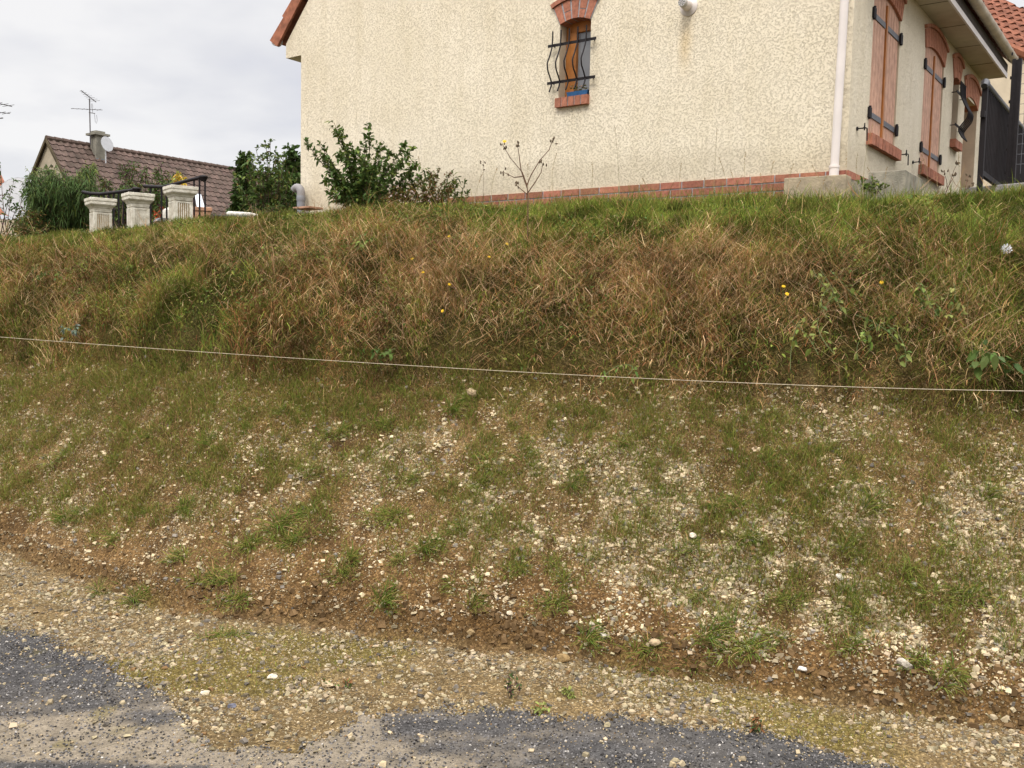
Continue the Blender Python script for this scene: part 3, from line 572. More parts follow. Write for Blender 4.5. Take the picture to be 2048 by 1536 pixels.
mb = MB(); mb.box(FF, ft-.05, ft-.01, fn_n-.025, fn_n+.025, FB-.2, FT_-.02); mb.box(FF, ft-.10, ft-.05, fn_n-.02, fn_n+.02, FT_-.32, FT_-.26); mb.build('post', IRON, fence)
mp_ = at(2020, 372, 10.2); mt = at(2028, 118, 10.2)
def PF(t, n, z): return mp_*np.array([1, 1, 0])+dL*-t+nG*n+ZZ*z
ps = empty('mesh_fence', mp_, 'tall black post with a welded wire mesh panel in front of the bar fence', 'fence')
mb = MB(); mb.box(PF, -.045, -.012, -.03, .03, .9, mt[2]); mb.box(PF, .012, .045, -.03, .03, .9, mt[2]); mb.box(PF, -.012, .012, -.02, .02, .9, mt[2]-.01)
for k in range(7): mb.box(PF, -.06, -.045, -.01, .01, 1.35+.25*k, 1.38+.25*k)
mb.build('post', IRON, ps)
mb = MB()
for k in range(5, 12): z = 1.35+.2*(k-1); 
for z in np.arange(1.7, mt[2]-.05, .105): mb.tube([PF(.045, 0, z), PF(1.6, 0, z)], .0028, 5)
for t in np.arange(.09, 1.6, .055): mb.tube([PF(t, 0, 1.6), PF(t+.008, 0, mt[2]-.04)], .0028, 5)
mb.build('wire_mesh', STRAP, ps)
mb = MB(); s0 = at(1940, 380, 10.4); s1 = at(2200, 386, 9.4)
dS = nz(s1-s0); 
def SF(t, n, z): return s0*np.array([1, 1, 0])+np.array([dS[0], dS[1], 0])*t+np.array([dS[1], -dS[0], 0])*n+ZZ*z
mb.box(SF, -.1, 3, -.7, .0, 1.1, s0[2]+.03); tag(mb.build('concrete_slab', mat('grey_slab', (.33, .31, .31), .9, .3, 8, .4, 60), None, bevel=.01), 'pale grey concrete slab edge under the black fence', 'slab')
# ------------------------------------------------------------------ neighbour's house at the right
nb_ = empty('house', FF(11, 2, 1.2), 'neighbouring cream house with a red tiled roof beyond the black fence', 'house')
Yn = 18.5; e0 = at(1950, 66, Yn); e1 = at(2060, 112, Yn); en = nz((e1-e0)*np.array([1, 1, 0]))
bk = np.array([-en[1], en[0], 0]); e2 = e0+(e1-e0)*2.6
mb = MB(); mb.put([e0*[1, 1, 0]+ZZ*.5, e2*[1, 1, 0]+ZZ*.5, e2, e0], [(0, 1, 2, 3)]); mb.put([e0*[1, 1, 0]+ZZ*.5, e0*[1, 1, 0]+ZZ*.5+bk*5, e0+bk*5, e0], [(0, 1, 2, 3)]); mb.build('wall', SMOOTHC, nb_)
su = nz(bk+ZZ*.75); sn = nz(np.cross(nz(e1-e0), su)); sn = sn if sn[2] > 0 else -sn
rowd = nz(-dL); rowd = nz(rowd+ZZ*0); 
# courses run level; the lower edge is cut along the sloping verge
a_ = nz(np.cross(sn, ZZ)); a_ = a_ if a_[0] > 0 else -a_
s_ = nz(np.cross(sn, a_)); s_ = s_ if s_[2] > 0 else -s_
edir = nz(e1-e0); perp = nz(np.cross(sn, edir)); perp = perp if perp[2] > 0 else -perp
V, Q, Cc = tile_roof(e0-a_*1.5-s_*6.12, a_, s_, sn, 8.5, 12, .28, .34, .05, keep=lambda c: (((c-e0)@perp) > 0) & (((c-e0)@perp) < 4.2))
link('roof', raw_mesh('roof', V, np.full(len(Q), 4), Q.ravel(), [mat('red_brown_tile', (.19, .075, .045), .85, .45, 9, .3, 60, attr=True, spec=.1)], None, Cc, False), nb_)
mb = MB(); mb.tube([e0-edir*.3-sn*.02, e0+edir*5-sn*.02], .11, 8); mb.build('verge_tiles', TILEO, nb_, True)
# ------------------------------------------------------------------ grass
def blades(name, P, Ln, W, dirn, bend, C, tipC=None, up0=None, parent=None, matl=None):
    """grass blades: root P, length, width, horizontal lean direction (n,2), bend 0..1.5 (radians over the blade)"""
    n = len(P); Ln = Ln[:, None]; d = np.concatenate([dirn, np.zeros((n, 1))], 1); a0 = (up0 if up0 is not None else np.abs(rng.normal(0, .25, n)))[:, None]; bend = bend[:, None]
    z = np.array([[0, 0, 1.]]); p1 = P; pts = [P]; a = a0
    for s, f in ((.38, .33), (.36, .33), (.26, .34)):
        p1 = p1+Ln*s*(z*np.cos(a)+d*np.sin(a)); pts.append(p1); a = a+bend*f*1.5
    q = rng.uniform(0, 6.28, n); S = np.stack([np.cos(q), np.sin(q), np.zeros(n)], -1)*W[:, None]*.5
    V = np.stack([pts[0]-S, pts[0]+S, pts[1]-S*.9, pts[1]+S*.9, pts[2]-S*.6, pts[2]+S*.6, pts[3]], 1)
    Cc = np.repeat(C[:, None], 7, 1)
    if tipC is not None: Cc[:, 4:] = Cc[:, 4:]*.45+tipC[:, None]*.55
    k = 7*np.arange(n)[:, None]; loops = (np.array([0, 1, 3, 2, 2, 3, 5, 4, 4, 5, 6])[None]+k).ravel(); sizes = np.tile([4, 4, 3], n)
    return link(name, raw_mesh(name, V.reshape(-1, 3), sizes, loops, [matl or GRASS], None, np.clip(Cc.reshape(-1, 3), 0, 1)), parent)
G1 = np.array([.128, .158, .028]); G2 = np.array([.070, .112, .020]); G3 = np.array([.20, .225, .042]); OL = np.array([.158, .128, .034]); STR = np.array([.36, .228, .105]); STR2 = np.array([.50, .345, .19]); RED = np.array([.215, .098, .040]); BRN = np.array([.12, .07, .025])
def mixc(n, parts, var=.22):
    w_ = np.stack([np.broadcast_to(p[1], (n,)) for p in parts], 1).astype(float); w_ /= w_.sum(1)[:, None]; u = rng.random(n)[:, None]; k = (np.cumsum(w_, 1) < u).sum(1).clip(0, len(parts)-1)
    return np.array([p[0] for p in parts])[k]*rng.uniform(1-var, 1+var, (n, 1))*(1+rng.normal(0, .05, (n, 3)))
def rdir(n, down=0):       # random horizontal directions, pulled downhill (towards -y)
    a = rng.uniform(0, 6.28, n); d = np.stack([np.cos(a), np.sin(a)-down], -1); return d/np.linalg.norm(d, axis=1)[:, None]
# sparse turf on the chalky lower bank
def dens_low(x, v):
    p = fbm(x*8, v*8, 1, 3); q_ = fbm(x*1.1, v*1.4, 5, 2); return np.clip(sst(.40, .66, p)*.75+.32+.4*sst(.7, 1.2, v), 0, 1)*(.35+.8*sst(.3, .6, q_))*(1-.93*bare_map(x, v))*sst(.04, .28, v)*(.72-.12*sst(-.3, .8, x))
x, y, v = scatter(620000, -6.3, 4.0, .1, 1.45, dens_low); n = len(x)
P = np.stack([x, y, height(x, y)], -1); cl = fbm(x*5, v*5, 2, 3); gr = sst(.42, .60, cl)
C = mixc(n, [(G1, .30+gr*.7), (G3, .35+gr*.5), (OL, 1.1-gr*.3), (STR, .75-gr*.2), (BRN*1.3, .6-gr*.2)])
tag(blades('sparse_turf', P, rng.gamma(3, .013, n).clip(.010, .10)*(.7+.6*gr), rng.uniform(.0015, .0034, n), rdir(n, .4), rng.uniform(.2, 2.4, n), C, None, np.abs(rng.normal(0, .6, n))), 'thin yellow green turf growing between the chalk chips of the lower bank', 'turf', kind='stuff')
x, y, v = scatter(420000, -6.3, 4.0, .14, 1.5, lambda x, v: sst(.54, .66, fbm(x*13, v*13, 6, 3))*.85*(1-.8*bare_map(x, v))*(.45+.55*sst(.35, .6, fbm(x*1.5, v*1.5, 2, 2)))*(1-.35*(1-sst(-2.6, -1, x)))); n = len(x)
tag(blades('clumpy_turf', np.stack([x, y, height(x, y)], -1), rng.gamma(5, .0115, n).clip(.02, .12), rng.uniform(.0016, .0036, n), rdir(n, .5), rng.uniform(.4, 2.2, n), mixc(n, [(G1, 1), (G3, .8), (OL, .9), (STR*.9, .5), (G2, .4)]), None, np.abs(rng.normal(0, .5, n))), 'ragged merging clumps of green turf scattered over the lower bank', 'turf', kind='stuff')
# a little moss and dead grass on the flat strip
x, y, v = scatter(60000, -6.3, 4.0, -1.4, .12, lambda x, v: sst(.52, .66, fbm(x*1.7, (v+yf(x))*3, 6, 4))*.5*(inside_asphalt(x, v+yf(x)) < .05)); n = len(x)
tag(blades('dry_moss', np.stack([x, y, height(x, y)], -1), rng.uniform(.008, .03, n), rng.uniform(.002, .004, n), rdir(n), rng.uniform(.3, 1.6, n), mixc(n, [(OL*1.1, 1), (G3, .6), (np.array([.26, .18, .05]), .5), (STR, .4)])), 'short yellowish moss and dead grass in patches on the gravel strip', 'moss', kind='stuff')
# tall tangled grass of the upper bank
def clumpvar(x, v): return (.48+1.05*sst(.3, .7, fbm(x*7, v*7, 2, 2)))[:, None]
def up_cols(x, v, n):
    v = v+.95*(fbm(x*1.5+5, v*1.5, 3, 3)-.5)
    straw = np.clip(.7*np.exp(-((x+4.4)/1.3)**2-((v-2.1)/.5)**2)+sst(.42, .6, fbm(x*1.3+3, v*1.6, 3, 3))*.8+1.2*np.exp(-((x-.75)/1.4)**2-((v-1.75)/.5)**2)+.6*np.exp(-((x-3.2)/.6)**2-((v-1.8)/.5)**2), 0, 1)*(1-.9*sst(2.2, 2.9, v))
    red = np.clip(1.5*np.exp(-((x+4.6)/1.2)**2-((v-2.2)/.6)**2)+.6*sst(.5, .68, fbm(x*1.7, v*2.2+8, 6, 3)), 0, 1)*(1-sst(2.2, 2.9, v)); fresh = np.clip(sst(1.95, 2.8, v)*(.35+.65*sst(-1, 1.0, x))+.5*sst(.52, .66, fbm(x*2, v*2, 1, 3)), 0, 1)
    left = 1-sst(-3.2, -1.6, x)
    return mixc(n, [(G1, .38+1.7*fresh), (G2, .35+.8*fresh), (G3, .2+.7*fresh+.3*left), (OL, .8), (STR, .10+1.15*straw), (STR2, .04+.7*straw), (RED, .24*(1-.8*fresh)+1.5*red), (BRN, .4-.3*fresh)], .35)*clumpvar(x, v)
x, y, v = scatter(330000, -7.4, 4.4, 1.30, 3.6, lambda x, v: (.35+.65*sst(.3, .55, fbm(x*2.7, v*2.7, 4, 3)))*(sst(1.28, 1.48, v))); n = len(x)
clump = fbm(x*3.3, v*3.3, 7, 2); ht = (.11+.13*sst(.35, .65, clump))*(1-.52*sst(2.2, 3.2, v))*(1-.30*(1-sst(1.3, 1.7, v))); a = 2*math.pi*fbm(x*1.6, v*1.6, 2, 2)*2.2
wd = np.stack([np.cos(a), np.sin(a)], -1)*.35+rdir(n, .35); wd /= np.linalg.norm(wd, axis=1)[:, None]
tag(blades('long_grass', np.stack([x, y, height(x, y)-.01], -1), ht*rng.uniform(.5, 1.25, n), rng.uniform(.0025, .0060, n), wd, rng.uniform(.2, 2.6, n)*(1-.45*sst(2.6, 3.3, v)), up_cols(x, v, n), None, np.abs(rng.normal(0, .45, n))+.9*rng.random(n)*np.clip(np.exp(-((x-.9)/1.5)**2-((v-1.8)/.5)**2)+sst(.45, .62, fbm(x*1.5, v*1.9, 6, 3)), 0, 1)), 'tangled long grass, green mixed with dry straw, covering the upper bank', 'long grass', kind='stuff')
# fallen straw lying over it
x, y, v = scatter(62000, -7.4, 4.5, 1.42, 3.0, lambda x, v: np.clip(.18+.9*np.exp(-((x-.9)/1.6)**2-((v-1.8)/.5)**2)+.5*sst(.45, .62, fbm(x*1.3+3, v*1.6, 3, 3)), 0, 1)*(1-.85*sst(2.1, 2.7, v))); n = len(x)
tag(blades('fallen_straw', np.stack([x, y, height(x, y)+rng.uniform(.04, .17, n)], -1), rng.uniform(.05, .28, n), rng.uniform(.002, .004, n), rdir(n, .2), rng.uniform(-.8, 1.6, n), mixc(n, [(STR, .8), (STR2, .6), (RED*1.3, .4), (OL, .4)]), None, rng.uniform(.7, 1.7, n)), 'pale fallen straw stalks lying across the long grass', 'straw', kind='stuff')
# small broad leaves woven through it
x, y, v = scatter(90000, -7.2, 4.4, 1.4, 4.2, lambda x, v: sst(.47, .66, fbm(x*2.4, v*2.4, 6, 3))); n = len(x); P = np.stack([x, y, height(x, y)+rng.uniform(.03, .14, n)*(1-.6*sst(2.6, 3.4, v))], -1)
o = leaves_obj('leafy_undergrowth', P, rng.normal(0, 1, (n, 3))+[0, -.3, .3], rng.uniform(.012, .032, n), .55, mixc(n, [(G1*.9, 1), (np.array([.07, .11, .022]), 1), (G3, .5), (OL, .5)])); tag(o, 'small green leaves woven through the long grass of the upper bank', 'undergrowth', kind='stuff')
# crest and plateau turf
x, y, v = scatter(150000, -8.5, 4.8, 3.3, 6.8, lambda x, v: (.45+.55*sst(.35, .6, fbm(x*3, v*3, 3, 3)))*(1-.5*np.exp(-((x+.1)/.9)**2-((v-3.7)/.35)**2))); n = len(x); p_ = np.stack([x, y, np.zeros(n)], -1)-HC; k = ~(((p_@dL) > -.05) & ((p_@nG) < .02) & ((p_@dL) < 7.2)); x, y, v = x[k], y[k], v[k]; n = len(x)
fr = sst(-1.2, .8, x); h_ = (.042+.068*fr*sst(.35, .6, fbm(x*2.1, v*2.1, 5, 2)))*rng.gamma(5, .2, n)
tag(blades('crest_grass', np.stack([x, y, height(x, y)], -1), h_.clip(.02, .26), rng.uniform(.003, .006, n), rdir(n), rng.uniform(.1, 1.3, n), mixc(n, [(G1*1.02, .9+.9*fr), (G3, .5+.5*fr), (G2, .4), (OL, .7-.3*fr), (STR, .3-.15*fr), (BRN, .25-.2*fr)])), 'green meadow grass along the crest of the bank in front of the house', 'grass', kind='stuff')
# ------------------------------------------------------------------ single tufts on the lower bank
def tuft_mesh(n, hgt, seed, spread=.045):
    r = np.random.default_rng(seed); a = r.uniform(0, 6.28, n); q = r.random(n)**.6; kk = r.integers(0, 4, n); oc = r.normal(0, spread*.9, (4, 2)); oc[0] = 0; hs = r.uniform(.55, 1.1, 4); P = np.stack([np.cos(a)*q*spread*.7+oc[kk, 0], np.sin(a)*q*spread*.7+oc[kk, 1], -.006-.75*np.abs(oc[kk, 1])*0+.0*q], -1); d = np.stack([np.cos(a)+r.normal(0, .4, n), np.sin(a)+r.normal(0, .4, n)-.35], -1); d /= np.linalg.norm(d, axis=1)[:, None]
    C = mixc(n, [(G1*1.0, 1), (G2*1.1, .8), (G3, .5), (STR, .2), (OL, .3)]); o = blades('t', P, r.uniform(.35, 1.1, n)*hgt*hs[kk], r.uniform(.002, .0042, n), d, r.uniform(.5, 1.7, n), C, None, q*.5+r.uniform(0, .2, n)); me = o.data; bpy.data.objects.remove(o); return me
TM = [tuft_mesh(n_, h_, 40+i_, s_) for i_, (n_, h_, s_) in enumerate(((260, .10, .06), (200, .12, .05), (380, .085, .09), (150, .10, .04), (330, .13, .07), (260, .075, .08)))]
TP = [(560, 822), (683, 860), (790, 842), (690, 905), (920, 803), (1000, 930), (960, 962), (830, 952), (800, 1030), (925, 1045), (590, 1030), (620, 1072), (575, 1085), (500, 1082), (495, 1200), (362, 1102), (290, 1192), (215, 1180), (430, 1155), (702, 1110), (688, 1145), (800, 1112), (780, 1190), (912, 1178), (960, 1205), (1040, 1130), (1130, 1200), (1100, 1118), (870, 1082), (1320, 1335), (1298, 1303), (1500, 1292), (1562, 1270), (1838, 1312), (1440, 1250), (1742, 1240), (1700, 1292), (1905, 1342), (470, 1268), (460, 1150), (1190, 1262), (1150, 1172), (1380, 1092), (1500, 1072), (1600, 1200), (1250, 880), (1452, 1000), (1320, 1002), (1752, 1002), (1980, 982), (1650, 900), (1900, 1082), (382, 1000), (240, 920), (300, 862), (130, 902), (60, 962), (232, 1062), (150, 1022), (640, 942), (420, 882), (1820, 1130), (1960, 1190), (1050, 870), (1160, 950), (1560, 930), (1700, 1100), (1400, 1190)]
SPEC = {0: 'small vivid green grass tuft alone on the slope just below the string at left', 10: 'dense dark green tuft on the brown slope left of centre', 15: 'rounded green tuft on the bare earth at far lower left', 16: 'dark drooping tuft growing at the edge of the pale gravel strip', 29: 'large bright tuft of long blades hanging over the brown cut at the foot', 33: 'leafy green tuft beside the biggest white stone at lower right', 38: 'low wide tuft on the pale gravel strip left of centre', 37: 'green tuft lowest on the slope near the right edge'}
for k_, (px, py) in enumerate(TP):
    p = ground_hit(px, py+8); z = float(height(p[0], p[1])); o = bpy.data.objects.new('grass_tuft', TM[k_ % 6]); COL.objects.link(o); o.location = (float(p[0]), float(p[1]), z); o.rotation_euler = (0.6, 0, rng.uniform(-.7, .7)); s = rng.uniform(.75, 1.15)*(1.25 if k_ in (29, 10, 33, 5) else 1); s *= .95; o.scale = (s*rng.uniform(.75, 1.35), s, s*rng.uniform(.75, 1.1))
    tag(o, SPEC.get(k_, 'green grass tuft rooted among chalk chips on the lower bank'), 'grass tuft', 'grass tufts on the lower bank')
# ------------------------------------------------------------------ single stones
def rock(px, py, r, label, c=(.52, .44, .31), flat=.5, seed=0, tl=0):
    import bmesh
    p = ground_hit(px, py); r_g = np.random.default_rng(seed); bm = bmesh.new(); bmesh.ops.create_icosphere(bm, subdivisions=2, radius=1)
    cuts = [(nz(r_g.normal(0, 1, 3)), r_g.uniform(.45, .8)) for _ in range(9)]
    for v in bm.verts:
        q = np.array(v.co)
        for nn, dd in cuts:
            h = q@nn
            if h > dd: q = q-nn*(h-dd)
        v.co = Vector(tuple(q*np.array([r, r*.75, r*flat])))
    me = bpy.data.meshes.new('stone'); bm.to_mesh(me); bm.free(); me.materials.append(mat('stone_%s' % seed, c, .9, .25, 60, .8, 90, c2=tuple(x*.6 for x in c), spec=.1, bdist=.004))
    o = bpy.data.objects.new('stone', me); COL.objects.link(o); o.location = (float(p[0]), float(p[1]), float(height(p[0], p[1]))+r*flat*.45); o.rotation_euler = (.5+tl, r_g.uniform(-.2, .2), r_g.uniform(0, 3)); tag(o, label, 'stone', 'larger stones on the bank and gravel')
for a in ((612, 798, .030, 'flat white stone on the upper left of the chalky slope', (.6, .54, .42), .3, 1), (945, 795, .055, 'broad tan stone just below the string near the middle', (.36, .27, .16), .6, 2), (1603, 1346, .030, 'bright white stone in the brown cut at lower right', (.62, .58, .52), .5, 3), (1812, 1352, .048, 'big pale grey stone beside a green tuft at lower right', (.42, .37, .30), .6, 4), (1182, 1250, .024, 'round cream stone above the brown cut near the centre', (.55, .47, .34), .6, 5), (1020, 1232, .022, 'cream stone in the brown cut left of the centre', (.5, .42, .3), .6, 6), (1125, 1325, .036, 'ochre brown stone sticking out of the foot of the cut', (.30, .20, .09), .7, 7), (940, 1280, .032, 'tan stone at the foot of the cut left of the ochre one', (.34, .24, .12), .6, 8), (1310, 1300, .03, 'small tan block in the brown cut left of the hanging tuft', (.38, .28, .17), .7, 9), (545, 1360, .026, 'pale flat stone on the gravel strip at lower left', (.58, .5, .37), .4, 10), (410, 1390, .024, 'cream stone beside the dark asphalt corner', (.58, .5, .37), .5, 11), (655, 1375, .04, 'broad sandy stone half sunk in the gravel strip', (.44, .34, .21), .35, 12), (1205, 1290, .03, 'grey chalk lump at the bank foot near the centre', (.45, .40, .33), .5, 13), (1680, 1160, .028, 'white chalk lump in the pale scree at right', (.6, .55, .46), .6, 14), (1830, 1175, .028, 'long white chalk stone high in the scree at right', (.58, .53, .45), .4, 15), (1460, 905, .026, 'white stone just under the long grass right of centre', (.6, .54, .44), .5, 16), (1385, 1080, .026, 'cream rounded stone in the scree right of centre', (.58, .5, .38), .7, 17), (465, 1415, .022, 'blue grey pebble in a hollow of the gravel strip', (.14, .14, .17), .6, 18), (1310, 20+1428, .024, 'white chip on the asphalt edge', (.6, .55, .47), .4, 19), (15, 1312, .02, 'white chip lying on the asphalt at the far left', (.6, .56, .5), .4, 20), (1688, 385, .045, 'cream stone in the grass under the concrete curb', (.55, .45, .30), .6, 21), (820, 478, .05, 'grey stone among the grass of the crest left of centre', (.36, .30, .23), .6, 22)): rock(*a)
# ------------------------------------------------------------------ string across the bank
A, B, Cc_ = at(0, 674, 6.95), at(1024, 743, 5.45), at(2048, 782, 4.5); pts = []
for s in np.linspace(-.45, 1.45, 60):
    pts.append(A*((s-.5)*(s-1)/.5)+B*(s*(s-1)/-.25)+Cc_*(s*(s-.5)/.5))
mb = MB(); mb.tube(pts, .0016, 5); tag(mb.build('string', mat('string', (.50, .42, .30), .8, .3, 60)), 'thin pale string stretched across the bank above the chalk', 'string')
# ------------------------------------------------------------------ shrubs and weeds
def bezier(a, b, sag, n=8, side=0):
    m = (a+b)/2+np.array([side, 0, sag]); s = np.linspace(0, 1, n)[:, None]; return a*(1-s)**2+2*m*s*(1-s)+b*s**2
def shrub(name, label, cat, base, tips, r0, leaf, ratio, per, cols, start=.2, twig=.12, stemc=(.10, .07, .045), droop=.25, group=None, jit=.05, kt=3, upb=.5, root=True):
    o = empty(name, base, label, cat, group); mb = MB(); P = []; D = []
    for tp in tips:
        tp = np.array(tp, float); b0 = np.array(base)+rng.normal(0, jit*.4, 3)*[1, 1, 0]; c = bezier(b0, tp, rng.uniform(0, .08)*np.linalg.norm(tp-b0), 9, rng.normal(0, .03)); mb.tube(list(c), list(np.linspace(r0, r0*.25, 9)), 5)
        Lt = np.linalg.norm(tp-b0)
        for k in range(per):
            s = start+(1-start)*rng.random()**.8; i_ = min(7, int(s*8)); f = s*8-i_; q = c[i_]*(1-f)+c[i_+1]*f; ax_d = nz(c[i_+1]-c[i_])
            if rng.random() < .75:      # a twig with several leaves
                td = nz(rng.normal(0, 1, 3)+ax_d*.7+np.array([0, 0, .3])); tl = twig*rng.uniform(.3, 1)*(1.15-s*.7); e_ = q+td*tl; mb.tube([q, e_], [r0*.2, r0*.12], 3, cap=False)
                for j in range(kt): u_ = (j+1)/kt; P.append(q+(e_-q)*u_); D.append(nz(td*.6+rng.normal(0, .7, 3)+np.array([0, 0, upb*.4])))
            else: P.append(q); D.append(nz(rng.normal(0, .8, 3)+np.array([0, 0, upb])+ax_d*.5))
    mb.build('stem', mat(name+'_stem', stemc, .85, .3, 30), o); P = np.array(P); n = len(P)
    leaves_obj('foliage', P, np.array(D), leaf*rng.uniform(.6, 1.15, n), ratio, mixc(n, cols, .28), o, None, droop)
    return o
DG = np.array([.048, .080, .022]); MG = np.array([.085, .130, .030]); LG = np.array([.16, .20, .045]); YG = np.array([.20, .22, .06]); PUR = np.array([.085, .045, .05]); YEL = np.array([.55, .36, .04])
def tipsat(lst, Y, dj=.25): return [at(a, b, Y+rng.uniform(-dj, dj)) for a, b in lst]
def gbase(px, py, Y, dz=0): p = at(px, py, Y); return np.array([p[0], p[1], float(height(p[0], p[1]))+dz])
T = tipsat([(668, 245), (672, 262), (740, 247), (732, 268), (612, 285), (640, 310), (655, 325), (700, 290), (715, 300), (765, 285), (780, 300), (810, 292), (822, 300), (835, 325), (800, 330), (850, 345), (870, 350), (650, 360), (660, 390), (690, 370), (720, 350), (750, 340), (770, 370), (800, 375), (700, 330), (745, 390), (790, 400), (680, 300), (820, 350), (660, 345), (730, 320), (700, 395), (755, 310), (640, 290)], 10.75, .28)
shrub('evergreen_shrub', 'large dark green leafy shrub growing against the left of the cream wall', 'shrub', gbase(735, 412, 10.8), T, .009, .062, .55, 60, [(DG*1.5, .8), (MG*1.15, 1), (DG*1.8, .6), (LG, .5)], .12, .16, kt=4)
T = tipsat([(860, 345), (880, 340), (900, 350), (840, 365), (820, 375), (870, 365), (890, 375), (910, 365), (780, 385), (800, 390), (850, 390), (765, 395), (900, 390), (775, 400), (815, 398), (835, 395), (870, 395), (885, 400), (920, 400), (845, 380), (865, 380), (825, 385), (790, 375), (905, 378)], 10.3, .2)
sb = shrub('flowering_shrub', 'brownish wilting shrub with small pale flowers right of the big green shrub', 'shrub', gbase(855, 412, 10.3), T, .005, .038, .4, 52, [(OL*.9, 1), (BRN*1.2, .8), (MG, .9), (RED, .4)], .1, .12, kt=5)
P = np.array([at(rng.uniform(768, 880), rng.uniform(378, 405), 10.1)+rng.normal(0, .02, 3) for _ in range(26)]+[at(rng.uniform(790, 850), rng.uniform(350, 380), 10.15) for _ in range(8)]); P = np.repeat(P, 5, 0); leaves_obj('flower', P, rng.normal(0, 1, P.shape)+[0, -.8, .3], .018, .7, np.tile([.62, .50, .44], (len(P), 1))*rng.uniform(.7, 1.1, (len(P), 1)), sb)
T = tipsat([(905, 340), (915, 352), (930, 365), (898, 370), (938, 380), (910, 380), (925, 390)], 10.4, .12)
shrub('leafy_weed', 'upright weed with narrow green leaves beside the start of the brick plinth', 'weed', gbase(915, 405, 10.4), T, .004, .075, .28, 16, [(MG*1.2, 1), (LG, .5), (DG, .5)], .1, .05, kt=2)
# tall bare weed stalk
BUDM = mat('bud_brown', (.10, .07, .04), .85, .3, 30)
def stalk(name, label, base, branches, r=.003, buds=True, cat='weed', c=(.11, .06, .035), flower=None, group=None):
    o = empty(name, base, label, cat, group); mb = MB()
    for br in branches:
        n = len(br); mb.tube(br, list(np.linspace(r, r*.45, n)), 5)
        if buds:
            for k in range(5):
                bb = MB()
                s = rng.random()*.45; q = br[-1]*(1-s)+br[-2]*s+rng.normal(0, .012, 3); bb.lathe(q, [(.003, 0), (.0065, .008), (.004, .018), (.001, .022)], 6, 0, nz(rng.normal(0, .4, 3)+[0, 0, 1])); bb.build('bud', BUDM, o)
    mb.build('stalk', mat('stalk_brown', c, .85, .3, 30), o)
    if flower is not None: dandel(flower, o)
    return o
YF = mat('yellow_petals', (.75, .48, .02), .6, .15, 60)
def dandel(p, parent=None, label=None, white=False, r=.016):
    p = np.array(p); fc = nz(np.array([-.1, -.8, .6])+rng.normal(0, .2, 3)); a = np.array([0, 0, 1.]); u = nz(np.cross(fc, a)); w_ = np.cross(fc, u); mb = MB(); k = 13; V = [p]; F = []
    for ring, (rr, hh, m) in enumerate(((r, .002, 11), (r*.68, .006, 9))):
        for j in range(m):
            q = 2*math.pi*j/m+ring; c_ = u*math.cos(q)+w_*math.sin(q); s_ = -u*math.sin(q)+w_*math.cos(q); mb.put([p+fc*hh*.3, p+c_*rr*.6+s_*rr*.24+fc*hh, p+c_*rr+fc*hh*.7, p+c_*rr*.6-s_*rr*.24+fc*hh], [(0, 1, 2, 3)])
    if parent is not None: return mb.build('flower', YF, parent)
    o = empty('bindweed_flower' if white else 'hawkbit_flower', p-[0, 0, .12], label, 'flower', None if white else 'yellow flowers in the long grass')
    mb.build('petals', mat('white_petals', (.72, .72, .74), .6, .05) if white else YF, o); st = MB(); st.tube([p-fc*.003, p+np.array([.01, .03, -.08]), p+np.array([.02, .06, -.2])], .0016, 4); st.build('stem', STEM_G, o)
STEM_G = mat('green_stem', (.10, .12, .04), .8, .2)
Yw = float(ground_hit(1055, 478)[1])-.16; W_ = lambda x, y, d=0: at(x, y, Yw+d)
stalk('tall_weed', 'tall bare brown weed stalk forking in front of the brick plinth', W_(1055, 478), [[W_(1055, 480), W_(1056, 400), W_(1054, 370), W_(1045, 345), W_(1020, 315), W_(1004, 287)], [W_(1054, 370), W_(1062, 350), W_(1080, 320), W_(1098, 300), W_(1106, 278)], [W_(1054, 375), W_(1042, 340), W_(1038, 310), W_(1035, 290)], [W_(1048, 352), W_(1028, 355, .1), W_(1008, 345, .1)], [W_(1056, 385), W_(1070, 365), W_(1082, 345), W_(1086, 325)], [W_(1056, 390), W_(1044, 380), W_(1030, 368)]], .0045, True, flower=W_(1009, 283, -.02))
stalk('tall_weed', 'dry budding weed stalk in front of the brick lintel window near the fence', at(1895, 395, 7.4), [[at(1888, 395, 7.4), at(1900, 365, 7.4), at(1908, 340, 7.45), at(1916, 325, 7.5)], [at(1895, 378, 7.4), at(1893, 360, 7.4), at(1887, 342, 7.4)], [at(1898, 370, 7.4), at(1910, 350, 7.4)]], .003)
stalk('tall_weed', 'short budding weed stalk at the left end of the black fence', at(1930, 395, 7.3), [[at(1928, 395, 7.3), at(1932, 370, 7.3), at(1936, 352, 7.35)], [at(1930, 380, 7.3), at(1940, 372, 7.3)]], .003)
stalk('tall_weed', 'leaning dark weed stalk with yellow tips in the left long grass', at(930, 640, 6.9), [[ground_hit(940, 645)+[0, 0, .05], ground_hit(940, 645)+[-.1, -.05, .22], at(880, 580, 6.7), at(848, 545, 6.75)]], .003, True)
stalk('tall_weed', 'thin budding stalk standing before the wall left of the tall forked weed', at(965, 420, 8.6), [[at(965, 425, 8.6), at(967, 370, 8.6), at(967, 320, 8.65)]], .0018, True)
